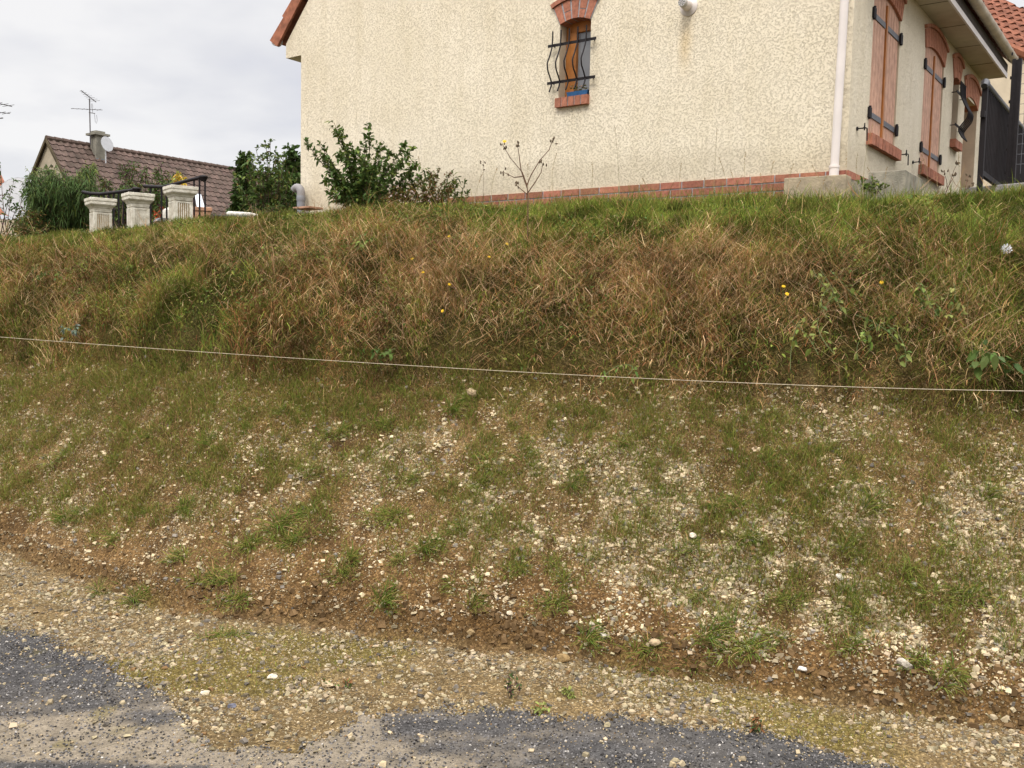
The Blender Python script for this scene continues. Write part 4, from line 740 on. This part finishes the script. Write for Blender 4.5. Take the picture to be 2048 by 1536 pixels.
# thin seeding grasses in front of the wall
def seedgrass():
    xs = [1060, 1240, 1300, 1365, 1410, 1425, 1455, 1470, 1480, 1500, 1530, 1555, 1575, 1600, 1640, 1655, 1690, 1726, 1728, 1745, 1780, 1820, 1850, 1925, 1170, 1120, 990, 945, 880]
    for x_ in xs:
        Y0 = 8.1-(x_-1000)/1000*.8; b = gbase(x_, 430, Y0, -.02); top = at(x_+rng.normal(0, 14), rng.uniform(300, 365) if x_ not in (1726, 1240, 1425) else rng.choice([250, 290]), Y0+rng.uniform(-.1, .1)); o = empty('seed_grass', b, 'thin seeding grass stem rising from the crest in front of the house', 'grass stem', 'thin grass stems along the crest')
        mb = MB(); c = bezier(b, top, .0, 7, rng.normal(0, .05)); mb.tube(list(c), [.0016]*3+[.0011]*4, 4); mb.build('stem', STRAWM, o); n = 26; s = rng.uniform(.72, 1, n); idx = np.minimum((s*6).astype(int), 5); f = (s*6-idx)[:, None]; P = c[idx]*(1-f)+c[idx+1]*f
        leaves_obj('seed_head', P, rng.normal(0, .5, (n, 3))+[0, 0, .8], .014, .3, np.tile(STR, (n, 1))*rng.uniform(.6, 1.1, (n, 1)), o)
STRAWM = mat('straw_stem', (.30, .24, .12), .85, .2)
seedgrass()
for lab, (a_, b_) in zip(('yellow flower in the upper left middle of the long grass', 'yellow flower at the tip of the leaning dark stalk', 'yellow flower among dry grass right of the leaning stalk', 'small yellow flower below and right of the leaning stalk tip', 'yellow flower high under the crest left of the tall weed', 'yellow flower beside the foot of the tall forked weed', 'yellow flower in the straw right of centre', 'yellow flower furthest right in the long grass', 'small orange flower just below the straw flower', 'tiny yellow flower left of the tall weed foot', 'yellow flower low in the dry grass left of centre'), ((824, 518), (846, 545), (978, 514), (899, 569), (898, 473), (1033, 438), (1567, 573), (1763, 565), (1574, 588), (1014, 488), (885, 622))):
    p = ground_hit(a_, b_); dandel(p-nz(p)*.22+[0, 0, .0], None, lab, r=.0125)
p = ground_hit(2013, 498); dandel(p-nz(p)*.15, None, 'white bindweed flower in the green grass at the right edge', True, .035)
# leafy climbing weeds in the long grass at the right
def vine(px, py, w_, h_, n, label, cols, ls=.04):
    P = []; mb = MB(); g0 = ground_hit(px, py); base = g0-nz(g0)*.02
    o = empty('bindweed', base, label, 'weed', 'leafy climbing weeds in the long grass')
    for s in range(max(2, n//12)):
        a_ = ground_hit(px+rng.uniform(-.5, .5)*w_, py+rng.uniform(.1, .5)*h_); b_ = ground_hit(px+rng.uniform(-.5, .5)*w_, py-rng.uniform(.1, .5)*h_); a_ = a_-nz(a_)*rng.uniform(.12, .26); b_ = b_-nz(b_)*rng.uniform(.14, .28); c = bezier(a_, b_, .03, 8, rng.normal(0, .05)); mb.tube(list(c), .002, 4)
        for k in range(n//max(2, n//12)): q = rng.random()*6.99; i_ = int(q); P.append(c[i_]*(1-q+i_)+c[i_+1]*(q-i_)+rng.normal(0, .012, 3))
    mb.build('stem', STEM_G, o); P = np.array(P); leaves_obj('foliage', P, rng.normal(0, .7, P.shape)+[0, -.3, -.25], ls*rng.uniform(.6, 1.2, len(P)), .62, mixc(len(P), cols), o)
VC = [(LG, 1), (YG, .7), (MG, .5)]
for a in ((1890, 600, 130, 90, 90, 'light green climbing weed with pointed leaves near the right edge', VC, .045), (1680, 590, 140, 110, 60, 'sprawling leafy weed below the yellow flower at right', VC), (1610, 690, 120, 120, 44, 'sparse heart leaved weed in the dry grass right of centre', VC), (1770, 680, 130, 110, 50, 'leafy weed low in the long grass above the string at right', VC), (1990, 720, 110, 80, 26, 'dark broad leaved weed low at the right edge', [(DG*1.3, 1), (MG, 1)], .07), (1220, 745, 90, 40, 20, 'small broad leaved weed under the straw near the string', [(MG*1.3, 1), (LG, .5)], .03), (720, 490, 70, 60, 40, 'green leafy weed in the crest grass left of centre', [(MG*1.3, 1), (LG, .6)], .05), (540, 500, 70, 40, 30, 'leafy weed under the crest left of the cream house', [(MG*1.3, 1), (LG, .6)], .05), (80, 545, 80, 50, 40, 'dark green leafy weed in the reddish grass at far left', [(DG*1.6, 1), (MG, 1)], .045), (140, 660, 40, 36, 40, 'blue grey thistle like weed beside the string at left', [(np.array([.12, .16, .12]), 1), (np.array([.2, .24, .2]), .4)], .035), (765, 710, 60, 60, 26, 'broad bladed green weed just below the string left of centre', [(MG, 1), (DG*1.5, .5)], .045)): vine(*a)
T = [at(a_, b_, 8.02) for a_, b_ in ((1712, 362), (1725, 356), (1742, 352), (1752, 362), (1765, 368), (1735, 368), (1720, 372), (1775, 374), (1748, 374))]; shrub('gap_weed', 'green leafy weed growing in the gap of the broken concrete', 'weed', at(1742, 392, 8.05), T, .003, .035, .6, 14, [(MG*1.1, 1), (LG, .7)], .3, .04, kt=2, jit=.1)
def tinyweed(px, py, h_, label, cols, r=.03):
    b = ground_hit(px, py); T = [b+np.array([rng.normal(0, r), rng.normal(0, r), h_*rng.uniform(.6, 1)]) for _ in range(5)]; shrub('small_weed', label, 'weed', b, T, .0018, .022, .5, 7, cols, .2, .02, kt=2, jit=.01)
tinyweed(1022, 1400, .11, 'small dark weed standing in the gravel at the edge of the asphalt', [(DG, 1), (PUR, 1)], .012)
tinyweed(1515, 1478, .10, 'dark reddish weed sprig by the asphalt edge at lower right', [(DG, 1), (RED, 1)], .012)
tinyweed(1140, 1395, .04, 'yellow green weed seedling in the gravel by the middle asphalt edge', [(YG*1.3, 1)], .02)
tinyweed(1085, 1430, .04, 'low yellow green rosette on the asphalt edge', [(YG*1.2, 1), (RED, .4)], .04)
tinyweed(690, 1380, .03, 'low green and red rosette in the gravel strip', [(MG, 1), (RED, .5)], .05)

# ------------------------------------------------------------------ stair pillars, railings and garden things at the left
PILM = mat('painted_stone', (.62, .59, .51), .85, .3, 14, .6, 60, c2=(.46, .42, .33), spec=.15); RUSTG = mat('stained_groove', (.30, .20, .09), .9, .3, 30)
def frame(p, az):
    a = np.array([math.cos(az), math.sin(az), 0]); b = np.array([math.sin(az), -math.cos(az), 0])
    return lambda t, n, z: np.array([p[0], p[1], 0])+a*t+b*n+ZZ*z
def pillar(cxp, topy, capw, Y, lab, stained):
    p = at(cxp, topy, Y); fr = frame(p, math.radians(38)); top = p[2]; base = top-1.1; c = capw/1880*Y/1.33/2; o = empty('stair_pillar', (p[0], p[1], base), lab, 'pillar', 'cream pillars at the left end of the crest')
    mb = MB()
    for (w0, w1, z0, z1) in ((c*1.0, c*1.0, -.036, 0), (c*.96, c*1.0, -.046, -.0365), (c*.95, c*.97, -.078, -.0465), (c*.80, c*.95, -.10, -.0785), (c*.70, c*.80, -.125, -.1005), (c*.655, c*.70, -.165, -.1255)):
        v = [fr(a*w0, b*w0, top+z0) for a, b in ((-1, -1), (1, -1), (1, 1), (-1, 1))]+[fr(a*w1, b*w1, top+z1) for a, b in ((-1, -1), (1, -1), (1, 1), (-1, 1))]
        mb.put(v, [(3, 2, 1, 0), (4, 5, 6, 7), (0, 1, 5, 4), (1, 2, 6, 5), (2, 3, 7, 6), (3, 0, 4, 7)])
    mb.build('cap', PILM, o, bevel=.004)
    mb = MB(); s = c*.62; mb.box(fr, -s, s, -s, s, base-.3, top-.172, 1 if stained else 0)
    for side in range(4):
        f2 = [lambda t, n, z: fr(t, s+n, z), lambda t, n, z: fr(-s-n, t, z), lambda t, n, z: fr(t, -s-n, z), lambda t, n, z: fr(s+n, t, z)][side]
        mb.box(f2, -s-.008, -s+.03, 0, .009, base-.3, top-.17); mb.box(f2, s-.03, s+.008, 0, .0085, base-.3, top-.17); mb.box(f2, -s+.03, s-.03, 0, .008, top-.19, top-.171)
        k = 5; w_ = (2*s-.06)/(2*k+1)
        for j in range(k+1 if False else k): a = -s+.03+w_*(2*j+1); mb.box(f2, a, a+w_*.95, 0, .007, base-.3, top-.191)
    mb.build('shaft', [PILM, RUSTG], o)
for a in ((201, 398, 66, 11.6, 'lowest cream fluted pillar, leftmost at the crest, with rust stained flutes', True), (276, 388, 67, 11.3, 'plain white fluted pillar standing between the two stained ones', False), (361, 374, 71, 11.0, 'tallest cream fluted pillar, nearest the house, with rust stained flutes', True)): pillar(*a)
def railing(lab, rail, bars, Y, cap=None):
    pts = [at(x_, y_, Y+(x_-rail[0][0])*-.002) for x_, y_ in rail]; o = empty('stair_railing', pts[0]-[0, 0, .9], lab, 'railing', 'black iron stair railings')
    mb = MB(); mb.tube(pts, .021, 8); mb.build('handrail', IRON, o, True)
    xs = [q[0] for q in rail]; ys = [q[1] for q in rail]
    for b in bars:
        mb = MB(); Yb = Y+(b-rail[0][0])*-.002; t_ = at(b, np.interp(b, xs, ys), Yb); mb.tube([t_, t_*[1, 1, 0]+ZZ*(t_[2]-1.0)], .011, 6); mb.build('baluster', IRON, o, True)
    if cap: c_ = at(cap[0], cap[1], Y+(cap[0]-rail[0][0])*-.002); mb = MB(); mb.lathe(c_, [(.03, -.05), (.045, -.02), (.055, 0), (.05, .015), (.02, .022)], 12); mb.build('finial', IRON, o, True)
railing('lower black iron stair railing behind the two left pillars', [(165, 384), (180, 387), (200, 388), (230, 385), (265, 380), (278, 379)], (180, 198, 208, 217, 227, 237, 246, 257), 12.2, (273, 378))
railing('upper black iron stair railing ending above the tallest pillar', [(288, 372), (300, 373), (325, 374), (350, 368), (380, 360), (405, 354)], (301, 323, 333, 388, 399, 410), 11.8, (407, 354))
TERRA = mat('terracotta', (.42, .235, .15), .85, .25, 10, .3, 40); WHITEP = mat('white_stone', (.60, .57, .50), .8, .2, 12)
p = at(396, 446, 12.6); fr = frame(p, math.radians(20)); mb = MB(); mb.prism(fr, [(-.14, .3), (.14, .3), (.16, p[2]+.19), (-.16, p[2]+.19)], -.12, .12); mb.prism(fr, [(-.175, p[2]+.15), (.175, p[2]+.15), (.175, p[2]+.2), (-.175, p[2]+.2)], -.135, .135); tag(mb.build('planter', TERRA, None, bevel=.008), 'terracotta planter behind the railing beside the tallest pillar', 'planter')
p = at(341, 432, 12.8); mb = MB(); mb.lathe(p*[1, 1, 0]+ZZ*(p[2]-.2), [(.05, -.4), (.06, .0), (.10, .10), (.11, .2), (.10, .27), (.05, .31)], 16); tag(mb.build('vase', WHITEP, None, True), 'round cream garden vase half hidden behind the tallest pillar', 'vase')
p = at(324, 450, 12.4); fr = frame(p, math.radians(38)); mb = MB(); mb.box(fr, -.05, .05, -.05, .05, .4, p[2]+.04); tag_ = mb.build('garden_post', PILM); mb = MB(); mb.prism(fr, [(-.09, p[2]+.041), (.09, p[2]+.041), (.05, p[2]+.085), (-.05, p[2]+.085)], -.09, .09); mb.build('cap', mat('slate_cap', (.14, .14, .15), .8), tag_); tag(tag_, 'small cream post with a slate cap between the pillars', 'post')
p = at(485, 431, 10.6); fr = frame(p, math.radians(12)); mb = MB(); mb.box(fr, -.30, .30, -.14, .14, p[2]-.035, p[2]-.015); tag(mb.build('slate_slab', mat('slate', (.10, .11, .12), .7), None, bevel=.004), 'dark slate slab lying on the crest under a white bolster', 'slab')
mb = MB(); mb.tube([fr(-.17, 0, p[2]+.012), fr(-.15, 0, p[2]+.014), fr(.08, 0, p[2]+.012), fr(.17, 0, p[2]+.005)], [.015, .028, .026, .014], 12); tag(mb.build('stone_coping', WHITEP, None, True), 'white rounded bolster shaped stone lying on the slate slab', 'stone')
p = at(545, 430, 9.6); fr = frame(p, math.radians(8)); mb = MB(); mb.box(fr, -.06, .25, -.10, .10, p[2]-.03, p[2]-.01); tag(mb.build('clay_tile', TERRA, None, bevel=.003), 'thin orange clay tile lying on the crest left of the grey elbow pipe', 'tile')
p = at(622, 412, 12.2); fr = frame(p, math.radians(142)); mb = MB(); mb.box(fr, -.1, .22, -.12, .12, p[2]-.04, p[2]-.015); tag(mb.build('clay_tile', TERRA, None, bevel=.003), 'thin orange clay tile at the foot of the grey elbow pipe', 'tile')
p = at(322, 425, 12.9); P = np.repeat(np.array([at(a, b, 12.9) for a, b in ((322, 420), (326, 426), (310, 428), (316, 432))]), 14, 0)+rng.normal(0, .02, (56, 3))
fl_ = empty('red_geranium', p-[0, 0, .4], 'small red flowering plant behind the railing between the pillars', 'plant'); leaves_obj('flower', P, rng.normal(0, 1, P.shape), .03, .8, np.tile([.45, .05, .02], (56, 1)), fl_); P2 = P+rng.normal(0, .06, P.shape)-[0, 0, .06]; leaves_obj('foliage', P2, rng.normal(0, 1, P2.shape), .04, .6, mixc(56, [(DG*1.5, 1), (MG, 1)]), fl_)
# ------------------------------------------------------------------ brown roofed house behind
Yh = 45.0; far = empty('house', at(200, 600, 50), 'pale house with a long brown tiled roof behind the garden at left', 'house')
A0 = at(92, 277, Yh); ang2 = math.atan(1.15)
TILEB = mat('brown_tile', (.105, .070, .058), .85, .35, 3, .3, 30, attr=True, c2=(.065, .048, .036), spec=.15)
HW = 5.2
for sg in (1, -1):
    e_ = -dL*sg        # away from the ridge, downhill
    s_ = -e_*math.cos(ang2)+ZZ*math.sin(ang2); n_ = e_*math.sin(ang2)+ZZ*math.cos(ang2); o_ = A0-s_*(HW/math.cos(ang2))
    V, Q, Cc2 = tile_roof(o_, dR, s_, n_, 17, HW/math.cos(ang2), .33, .36, .06, cvar=.25); link('roof', raw_mesh('roof', V, np.full(len(Q), 4), Q.ravel(), [TILEB], None, Cc2, False), far)
mb = MB()
for k in range(42): q0 = A0+dR*(k*.4)+ZZ*.02; mb.tube([q0, q0+dR*.43+ZZ*.0], [.14, .115], 8)
mb.build('ridge_tiles', TILEB, far)
def HF(t, n, z): return A0*[1, 1, 0]+dL*t+nG*n+ZZ*z
mb = MB(); zb = A0[2]-HW*1.15; mb.prism(HF, [(-HW+.1, -1), (HW-.1, -1), (HW-.1, zb+.08), (0, A0[2]-.08), (-HW+.1, zb+.08)], -16.8, -.12); mb.build('wall', mat('far_render', (.40, .34, .25), .9, .2, 2), far)
mb = MB()
for sg in (1, -1): mb.prism(HF, [(0, A0[2]+.06), (0, A0[2]-.14), (sg*HW, zb-.14), (sg*HW, zb+.06)], -.02, .05)
mb.build('verge', mat('mossy_verge', (.085, .065, .035), .9, .4, 3), far)
mb = MB(); 
for dx in (-.28, .22): q0 = HF(dx, .0, A0[2]-1.3); mb.box(HF, dx-.10, dx+.12, -.12, -.08, A0[2]-1.32, A0[2]-1.26)
mb.build('vent', DARKW, far)
# chimney on the near slope
d0 = ray(198, 310); 
def on_roof(px, py, off=0):
    d = ray(px, py); n_ = -dL*math.sin(ang2)+ZZ*math.cos(ang2); P0 = A0+n_*off; return d*((P0@n_)/(d@n_))
cp = on_roof(200, 316); ctop = (at(198, 264, cp[1]))[2]
mb = MB(); CHF = lambda t, n, z: cp*[1, 1, 0]+dR*t+(-dL)*n+ZZ*z
CHM = mat('chimney_render', (.22, .205, .165), .9, .35, 3, .4, 20); mb.box(CHF, -.26, .26, -.45, .12, cp[2]-.6, ctop-.18); ch = mb.build('chimney', CHM, far)
mb = MB(); mb.box(CHF, -.40, .40, -.56, .25, ctop-.18, ctop-.08); mb.box(CHF, -.24, .24, -.40, .08, ctop-.08, ctop+.04); mb.build('cap', CHM, ch)
mb = MB(); mb.box(CHF, -.30, .30, -.3, .15, cp[2]-.35, cp[2]-.15); mb.box(CHF, -.268, .268, -.46, .128, ctop-1.35, ctop-1.30); mb.build('flashing', mat('lead', (.20, .22, .23), .6), ch)
dp = at(211, 289, cp[1]-.5); dn = nz(np.array([.93, -.42, .2])); mb = MB(); mb.lathe(dp, [(.0, .0), (.18, .015), (.30, .06), (.36, .11), (.37, .11)][1:], 20, 0, dn); mb.tube([dp+dn*.02, dp-ZZ*.9], .03, 6); tag(mb.build('satellite_dish', mat('dish_grey', (.45, .45, .46), .5, .1), None), 'pale satellite dish standing beside the chimney on the brown roof', 'satellite dish')
ANT = mat('antenna_metal', (.10, .09, .09), .5, .2, 10)
def antenna(lab, X0, segs, mast=None, r=.022):
    o = empty('tv_antenna', X0, lab, 'antenna', 'roof television antennas')
    if mast: mb = MB(); mb.tube(mast, .028, 6); mb.build('mast', ANT, o)
    for nm, a, b, rr, els in segs:
        mb = MB(); mb.tube([a, b], rr, 5); q = nz(b-a); sdir = nz(np.cross(q, ZZ))
        for k in range(els): c_ = a+(b-a)*(k+.3)/els; h = .12+.22*k/max(1, els); mb.tube([c_-sdir*h, c_+sdir*h], .008, 4)
        mb.build(nm, ANT, o)
Ya = cp[1]-.2; pt = lambda x_, y_, d=0: at(x_, y_, Ya+d)
antenna('television antenna on a tall thin mast beside the chimney of the brown roof', pt(181, 290), [('boom', pt(162, 181, -.5), pt(192, 204, .5), .022, 7), ('boom', pt(142, 217, -.4), pt(205, 220, .6), .014, 6), ('bracket', pt(171, 188), pt(185, 199), .014, 0), ('bracket', pt(178, 225), pt(190, 227), .02, 0), ('bracket', pt(180, 271), pt(188, 273), .022, 0)], [pt(179, 197), pt(179.6, 230), pt(181, 290)])
o_ = bpy.data.objects['tv_antenna']; mb = MB(); mb.tube([pt(183, 217), pt(182.5, 209), pt(184, 207), pt(185.5, 212), pt(185, 226)], .009, 4); mb.tube([pt(189, 228), pt(190.5, 244), pt(193, 247), pt(194.5, 240), pt(193, 230)], .009, 4); mb.build('dipole', ANT, o_)
pz = lambda x_, y_, d=0: at(x_, y_, 30+d); antenna('television antenna cut by the left edge of the picture', pz(-14, 300), [('boom', pz(-40, 198, -.5), pz(24, 213, .4), .015, 6), ('boom', pz(-30, 222, -.3), pz(20, 227, .3), .012, 5), ('bracket', pz(-14, 238), pz(6, 236), .02, 0)], [pz(-14, 200), pz(-14, 440)])
# skylight in the brown roof
q1, q2, q3, q4 = on_roof(465, 401, .06), on_roof(481, 401, .06), on_roof(497, 425, .06), on_roof(479, 428, .06)
nn_ = -dL*math.sin(ang2)+ZZ*math.cos(ang2); mb = MB(); ce = (q1+q2+q3+q4)/4
def quad(mb, qs, sc_, h0, h1, m=0): v = [ce+(q-ce)*sc_+nn_*h0 for q in qs]+[ce+(q-ce)*sc_+nn_*h1 for q in qs]; mb.put(v, [(3, 2, 1, 0), (4, 5, 6, 7), (0, 1, 5, 4), (1, 2, 6, 5), (2, 3, 7, 6), (3, 0, 4, 7)], m)
quad(mb, [q1, q2, q3, q4], 1.25, -.08, .05); sk = mb.build('skylight', DARKW, far); mb = MB(); quad(mb, [q1, q2, q3, q4], .98, .051, .06); mb.build('pane', glassmat('skylight_glass', (.55, .58, .62), .1), sk)
q1, q2, q3, q4 = on_roof(388, 388, .06), on_roof(401, 390, .06), on_roof(411, 425, .06), on_roof(394, 423, .06); ce = (q1+q2+q3+q4)/4; mb = MB(); quad(mb, [q1, q2, q3, q4], 1.2, -.08, .05); sk = mb.build('skylight', DARKW, far); mb = MB(); quad(mb, [q1, q2, q3, q4], .98, .051, .06); mb.build('pane', bpy.data.materials['skylight_glass'], sk)
# orange roofed house at the far left edge
oh = empty('house', at(-60, 500, 24), 'house with an orange tiled roof cut by the left edge of the picture', 'house')
r1 = at(2, 352, 22.4); r2 = at(36, 436, 22)
e_ = nz((r2-r1)); dn_ = nz(np.array([-.75, -.66, 0])); 
mb = MB()
V, Q, Cc2 = tile_roof(r2+dn_*9+ZZ*0, -dn_, nz(r1-r2), nz(np.cross(-dn_, nz(r1-r2))), 9, np.linalg.norm(r1-r2)*1.6, .28, .32, .05); V = V
link('roof', raw_mesh('roof', V, np.full(len(Q), 4), Q.ravel(), [TILEO], None, Cc2, False), oh)
rr_ = r2-ZZ*.05; mb.put([rr_+dn_*9-ZZ*4, rr_-ZZ*4, rr_, rr_+dn_*9], [(0, 1, 2, 3)]); mb.build('wall', SMOOTHC, oh)
gd = at(44, 402, 18); mb = MB(); mb.lathe(gd, [(.02, -.02), (.2, .0), (.42, .10), (.43, .10)], 18, 0, nz(np.array([.5, -.8, .25]))); mb.tube([gd, gd-ZZ*2], .03, 6); tag(mb.build('satellite_dish', bpy.data.materials['dish_grey'], None), 'large pale dish among the bushes beside the orange roof', 'satellite dish')
# ------------------------------------------------------------------ garden trees and bushes at the left
def cloud_tips(x0, x1, top, y1, Y, n, dy=.8):
    out = []
    for _ in range(n):
        a_ = rng.uniform(x0, x1); tx, ty = zip(*top); b0 = np.interp(a_, tx, ty); out.append(at(a_, b0+(y1-b0)*rng.random()**1.6, Y+rng.uniform(-dy, dy)))
    return out
WG = np.array([.075, .115, .035])
def bush(name, label, cat, cx_, by, Y, top, y1, n, per, leaf, ratio, cols, r0=.012, twig=.2, droop=.3, dy=.7, kt=4, group=None, upb=.4, start=.25):
    b = at(cx_, by, Y); b = np.array([b[0], b[1], float(height(b[0], b[1]))]); return shrub(name, label, cat, b, cloud_tips(top[0][0], top[-1][0], top, y1, Y, n, dy), r0, leaf, ratio, per, cols, start, twig, kt=kt, droop=droop, group=group, upb=upb, jit=.3)
bush('weeping_shrub', 'dense dark weeping shrub behind the leftmost pillar', 'shrub', 120, 470, 13.5, [(52, 360), (62, 330), (80, 326), (100, 345), (120, 335), (140, 345), (165, 335), (185, 345), (200, 360)], 450, 70, 34, .10, .14, [(DG, 1), (DG*1.4, 1), (WG, .7), (LG*.8, .25)], .012, .3, .9, .6, 5, upb=-.6)
bush('willow_shrub', 'yellow green feathery shrub rising against the gable of the brown roofed house', 'shrub', 150, 460, 14.5, [(55, 345), (70, 332), (88, 340), (105, 352), (125, 338), (150, 345), (172, 338), (190, 332), (206, 348)], 385, 30, 30, .09, .16, [(WG*1.2, 1), (LG, 1), (YG*.8, .5)], .009, .25, .7, .5, 5)
bush('buddleia', 'purple tinged bush with upright flower spikes in front of the brown roof', 'shrub', 270, 460, 15, [(205, 355), (225, 345), (248, 332), (265, 315), (285, 335), (305, 328), (322, 318), (340, 350)], 420, 34, 26, .085, .25, [(MG*.9, 1), (DG*1.3, 1), (PUR, .9), (OL*.7, .4)], .01, .22, .4, .6, 4)
bush('garden_bush', 'mixed dark green bush behind the railings between the pillars', 'shrub', 270, 470, 13.6, [(205, 385), (230, 372), (260, 365), (290, 378), (310, 380), (345, 395)], 455, 30, 30, .07, .4, [(DG*1.3, 1), (MG, .8), (PUR, .3), (BRN, .3)], .008, .2, .3, .4, 4)
bush('yellow_sapling', 'small sapling with yellow autumn leaves above the railing', 'sapling', 355, 450, 13, [(345, 352), (352, 342), (362, 348), (374, 358)], 368, 6, 9, .07, .5, [(YEL, 1), (YG*1.5, .5)], .005, .1, .4, .15, 3, start=.75)
bush('leafy_bush', 'tangle of green foliage behind the garden post and planter', 'shrub', 330, 470, 14, [(285, 345), (300, 350), (330, 345), (345, 360), (368, 365), (382, 400)], 445, 26, 26, .08, .35, [(MG*.9, 1), (DG*1.4, 1), (BRN, .3), (YG*.7, .15)], .008, .2, .3, .5, 4)
T = tipsat([(530, 280), (541, 284), (512, 298), (500, 302), (551, 300), (560, 312), (568, 308), (574, 330), (588, 335), (598, 352), (495, 330), (505, 320), (520, 310), (536, 305), (548, 320), (560, 335), (515, 335), (500, 350), (530, 335), (545, 345), (580, 355), (592, 375), (510, 365), (525, 370), (555, 370), (570, 380), (490, 345), (470, 352), (478, 375), (500, 390), (540, 395), (585, 400), (520, 400), (560, 405), (535, 360), (550, 355), (507, 340), (522, 350), (575, 365)], 13.5, .6)
b = at(545, 460, 13.5); shrub('apple_tree', 'leafy fruit tree left of the cream house with upright shoots', 'tree', np.array([b[0], b[1], .8]), T, .012, .08, .45, 22, [(MG*.95, 1), (DG*1.3, .8), (LG*.9, .6), (np.array([.14, .08, .03]), .06)], .25, .16, kt=4, droop=.35)
bush('far_left_tree', 'thin branched shrub with small leaves against the sky at the left edge', 'tree', 0, 470, 15, [(-60, 330), (-20, 320), (0, 318), (8, 325), (16, 345), (28, 350), (40, 362), (60, 375)], 400, 12, 14, .08, .4, [(MG*.9, 1), (DG*1.5, 1), (PUR, .4)], .009, .2, .4, .5, 3)
bush('low_bush', 'reddish green low bush in front of the orange roof', 'shrub', 50, 475, 13.2, [(32, 445), (40, 436), (60, 415), (75, 420), (100, 440)], 465, 26, 24, .06, .3, [(MG, 1), (OL, .7), (RED*.8, .4), (YG*.7, .3)], .007, .18, .3, .5, 4)
bush('low_bush', 'leafy garden weeds at the foot of the fruit tree behind the white bolster', 'shrub', 450, 460, 12.4, [(415, 436), (440, 428), (470, 425), (500, 420), (540, 415), (575, 410), (600, 405)], 445, 26, 20, .05, .3, [(MG, 1), (OL, 1), (WG, 1)], .006, .15, .3, .4, 4)
def poplar(cx_, ty, Y, wpx, lab):
    b = at(cx_, 560, Y); b = np.array([b[0], b[1], 1.2]); top = at(cx_, ty, Y); T = []
    H = top[2]-b[2]; wd = wpx/1880*Y/2
    for k in range(34): f = rng.random(); ww = wd*(1-f*.85)*(.5+.5*rng.random()); a = rng.uniform(0, 6.28); T.append(b+np.array([math.cos(a)*ww, math.sin(a)*ww, H*(.3+.7*f)]))
    T.append(top); shrub('poplar', lab, 'tree', b, T, .08, .30, .6, 34, [(DG*.9, 1), (DG*1.3, 1), (MG*.7, .5)], .35, .9, kt=5, jit=.2, group='dark trees far behind the garden')
poplar(488, 312, 40, 60, 'dark conical tree far behind, left of the fruit tree'); poplar(585, 300, 38, 46, 'dark tall tree far behind, against the left edge of the cream house'); poplar(603, 318, 41, 46, 'dark tree top just beside the house corner, half hidden by the wall'); poplar(556, 322, 44, 60, 'dark tree far behind, showing through the middle of the fruit tree')
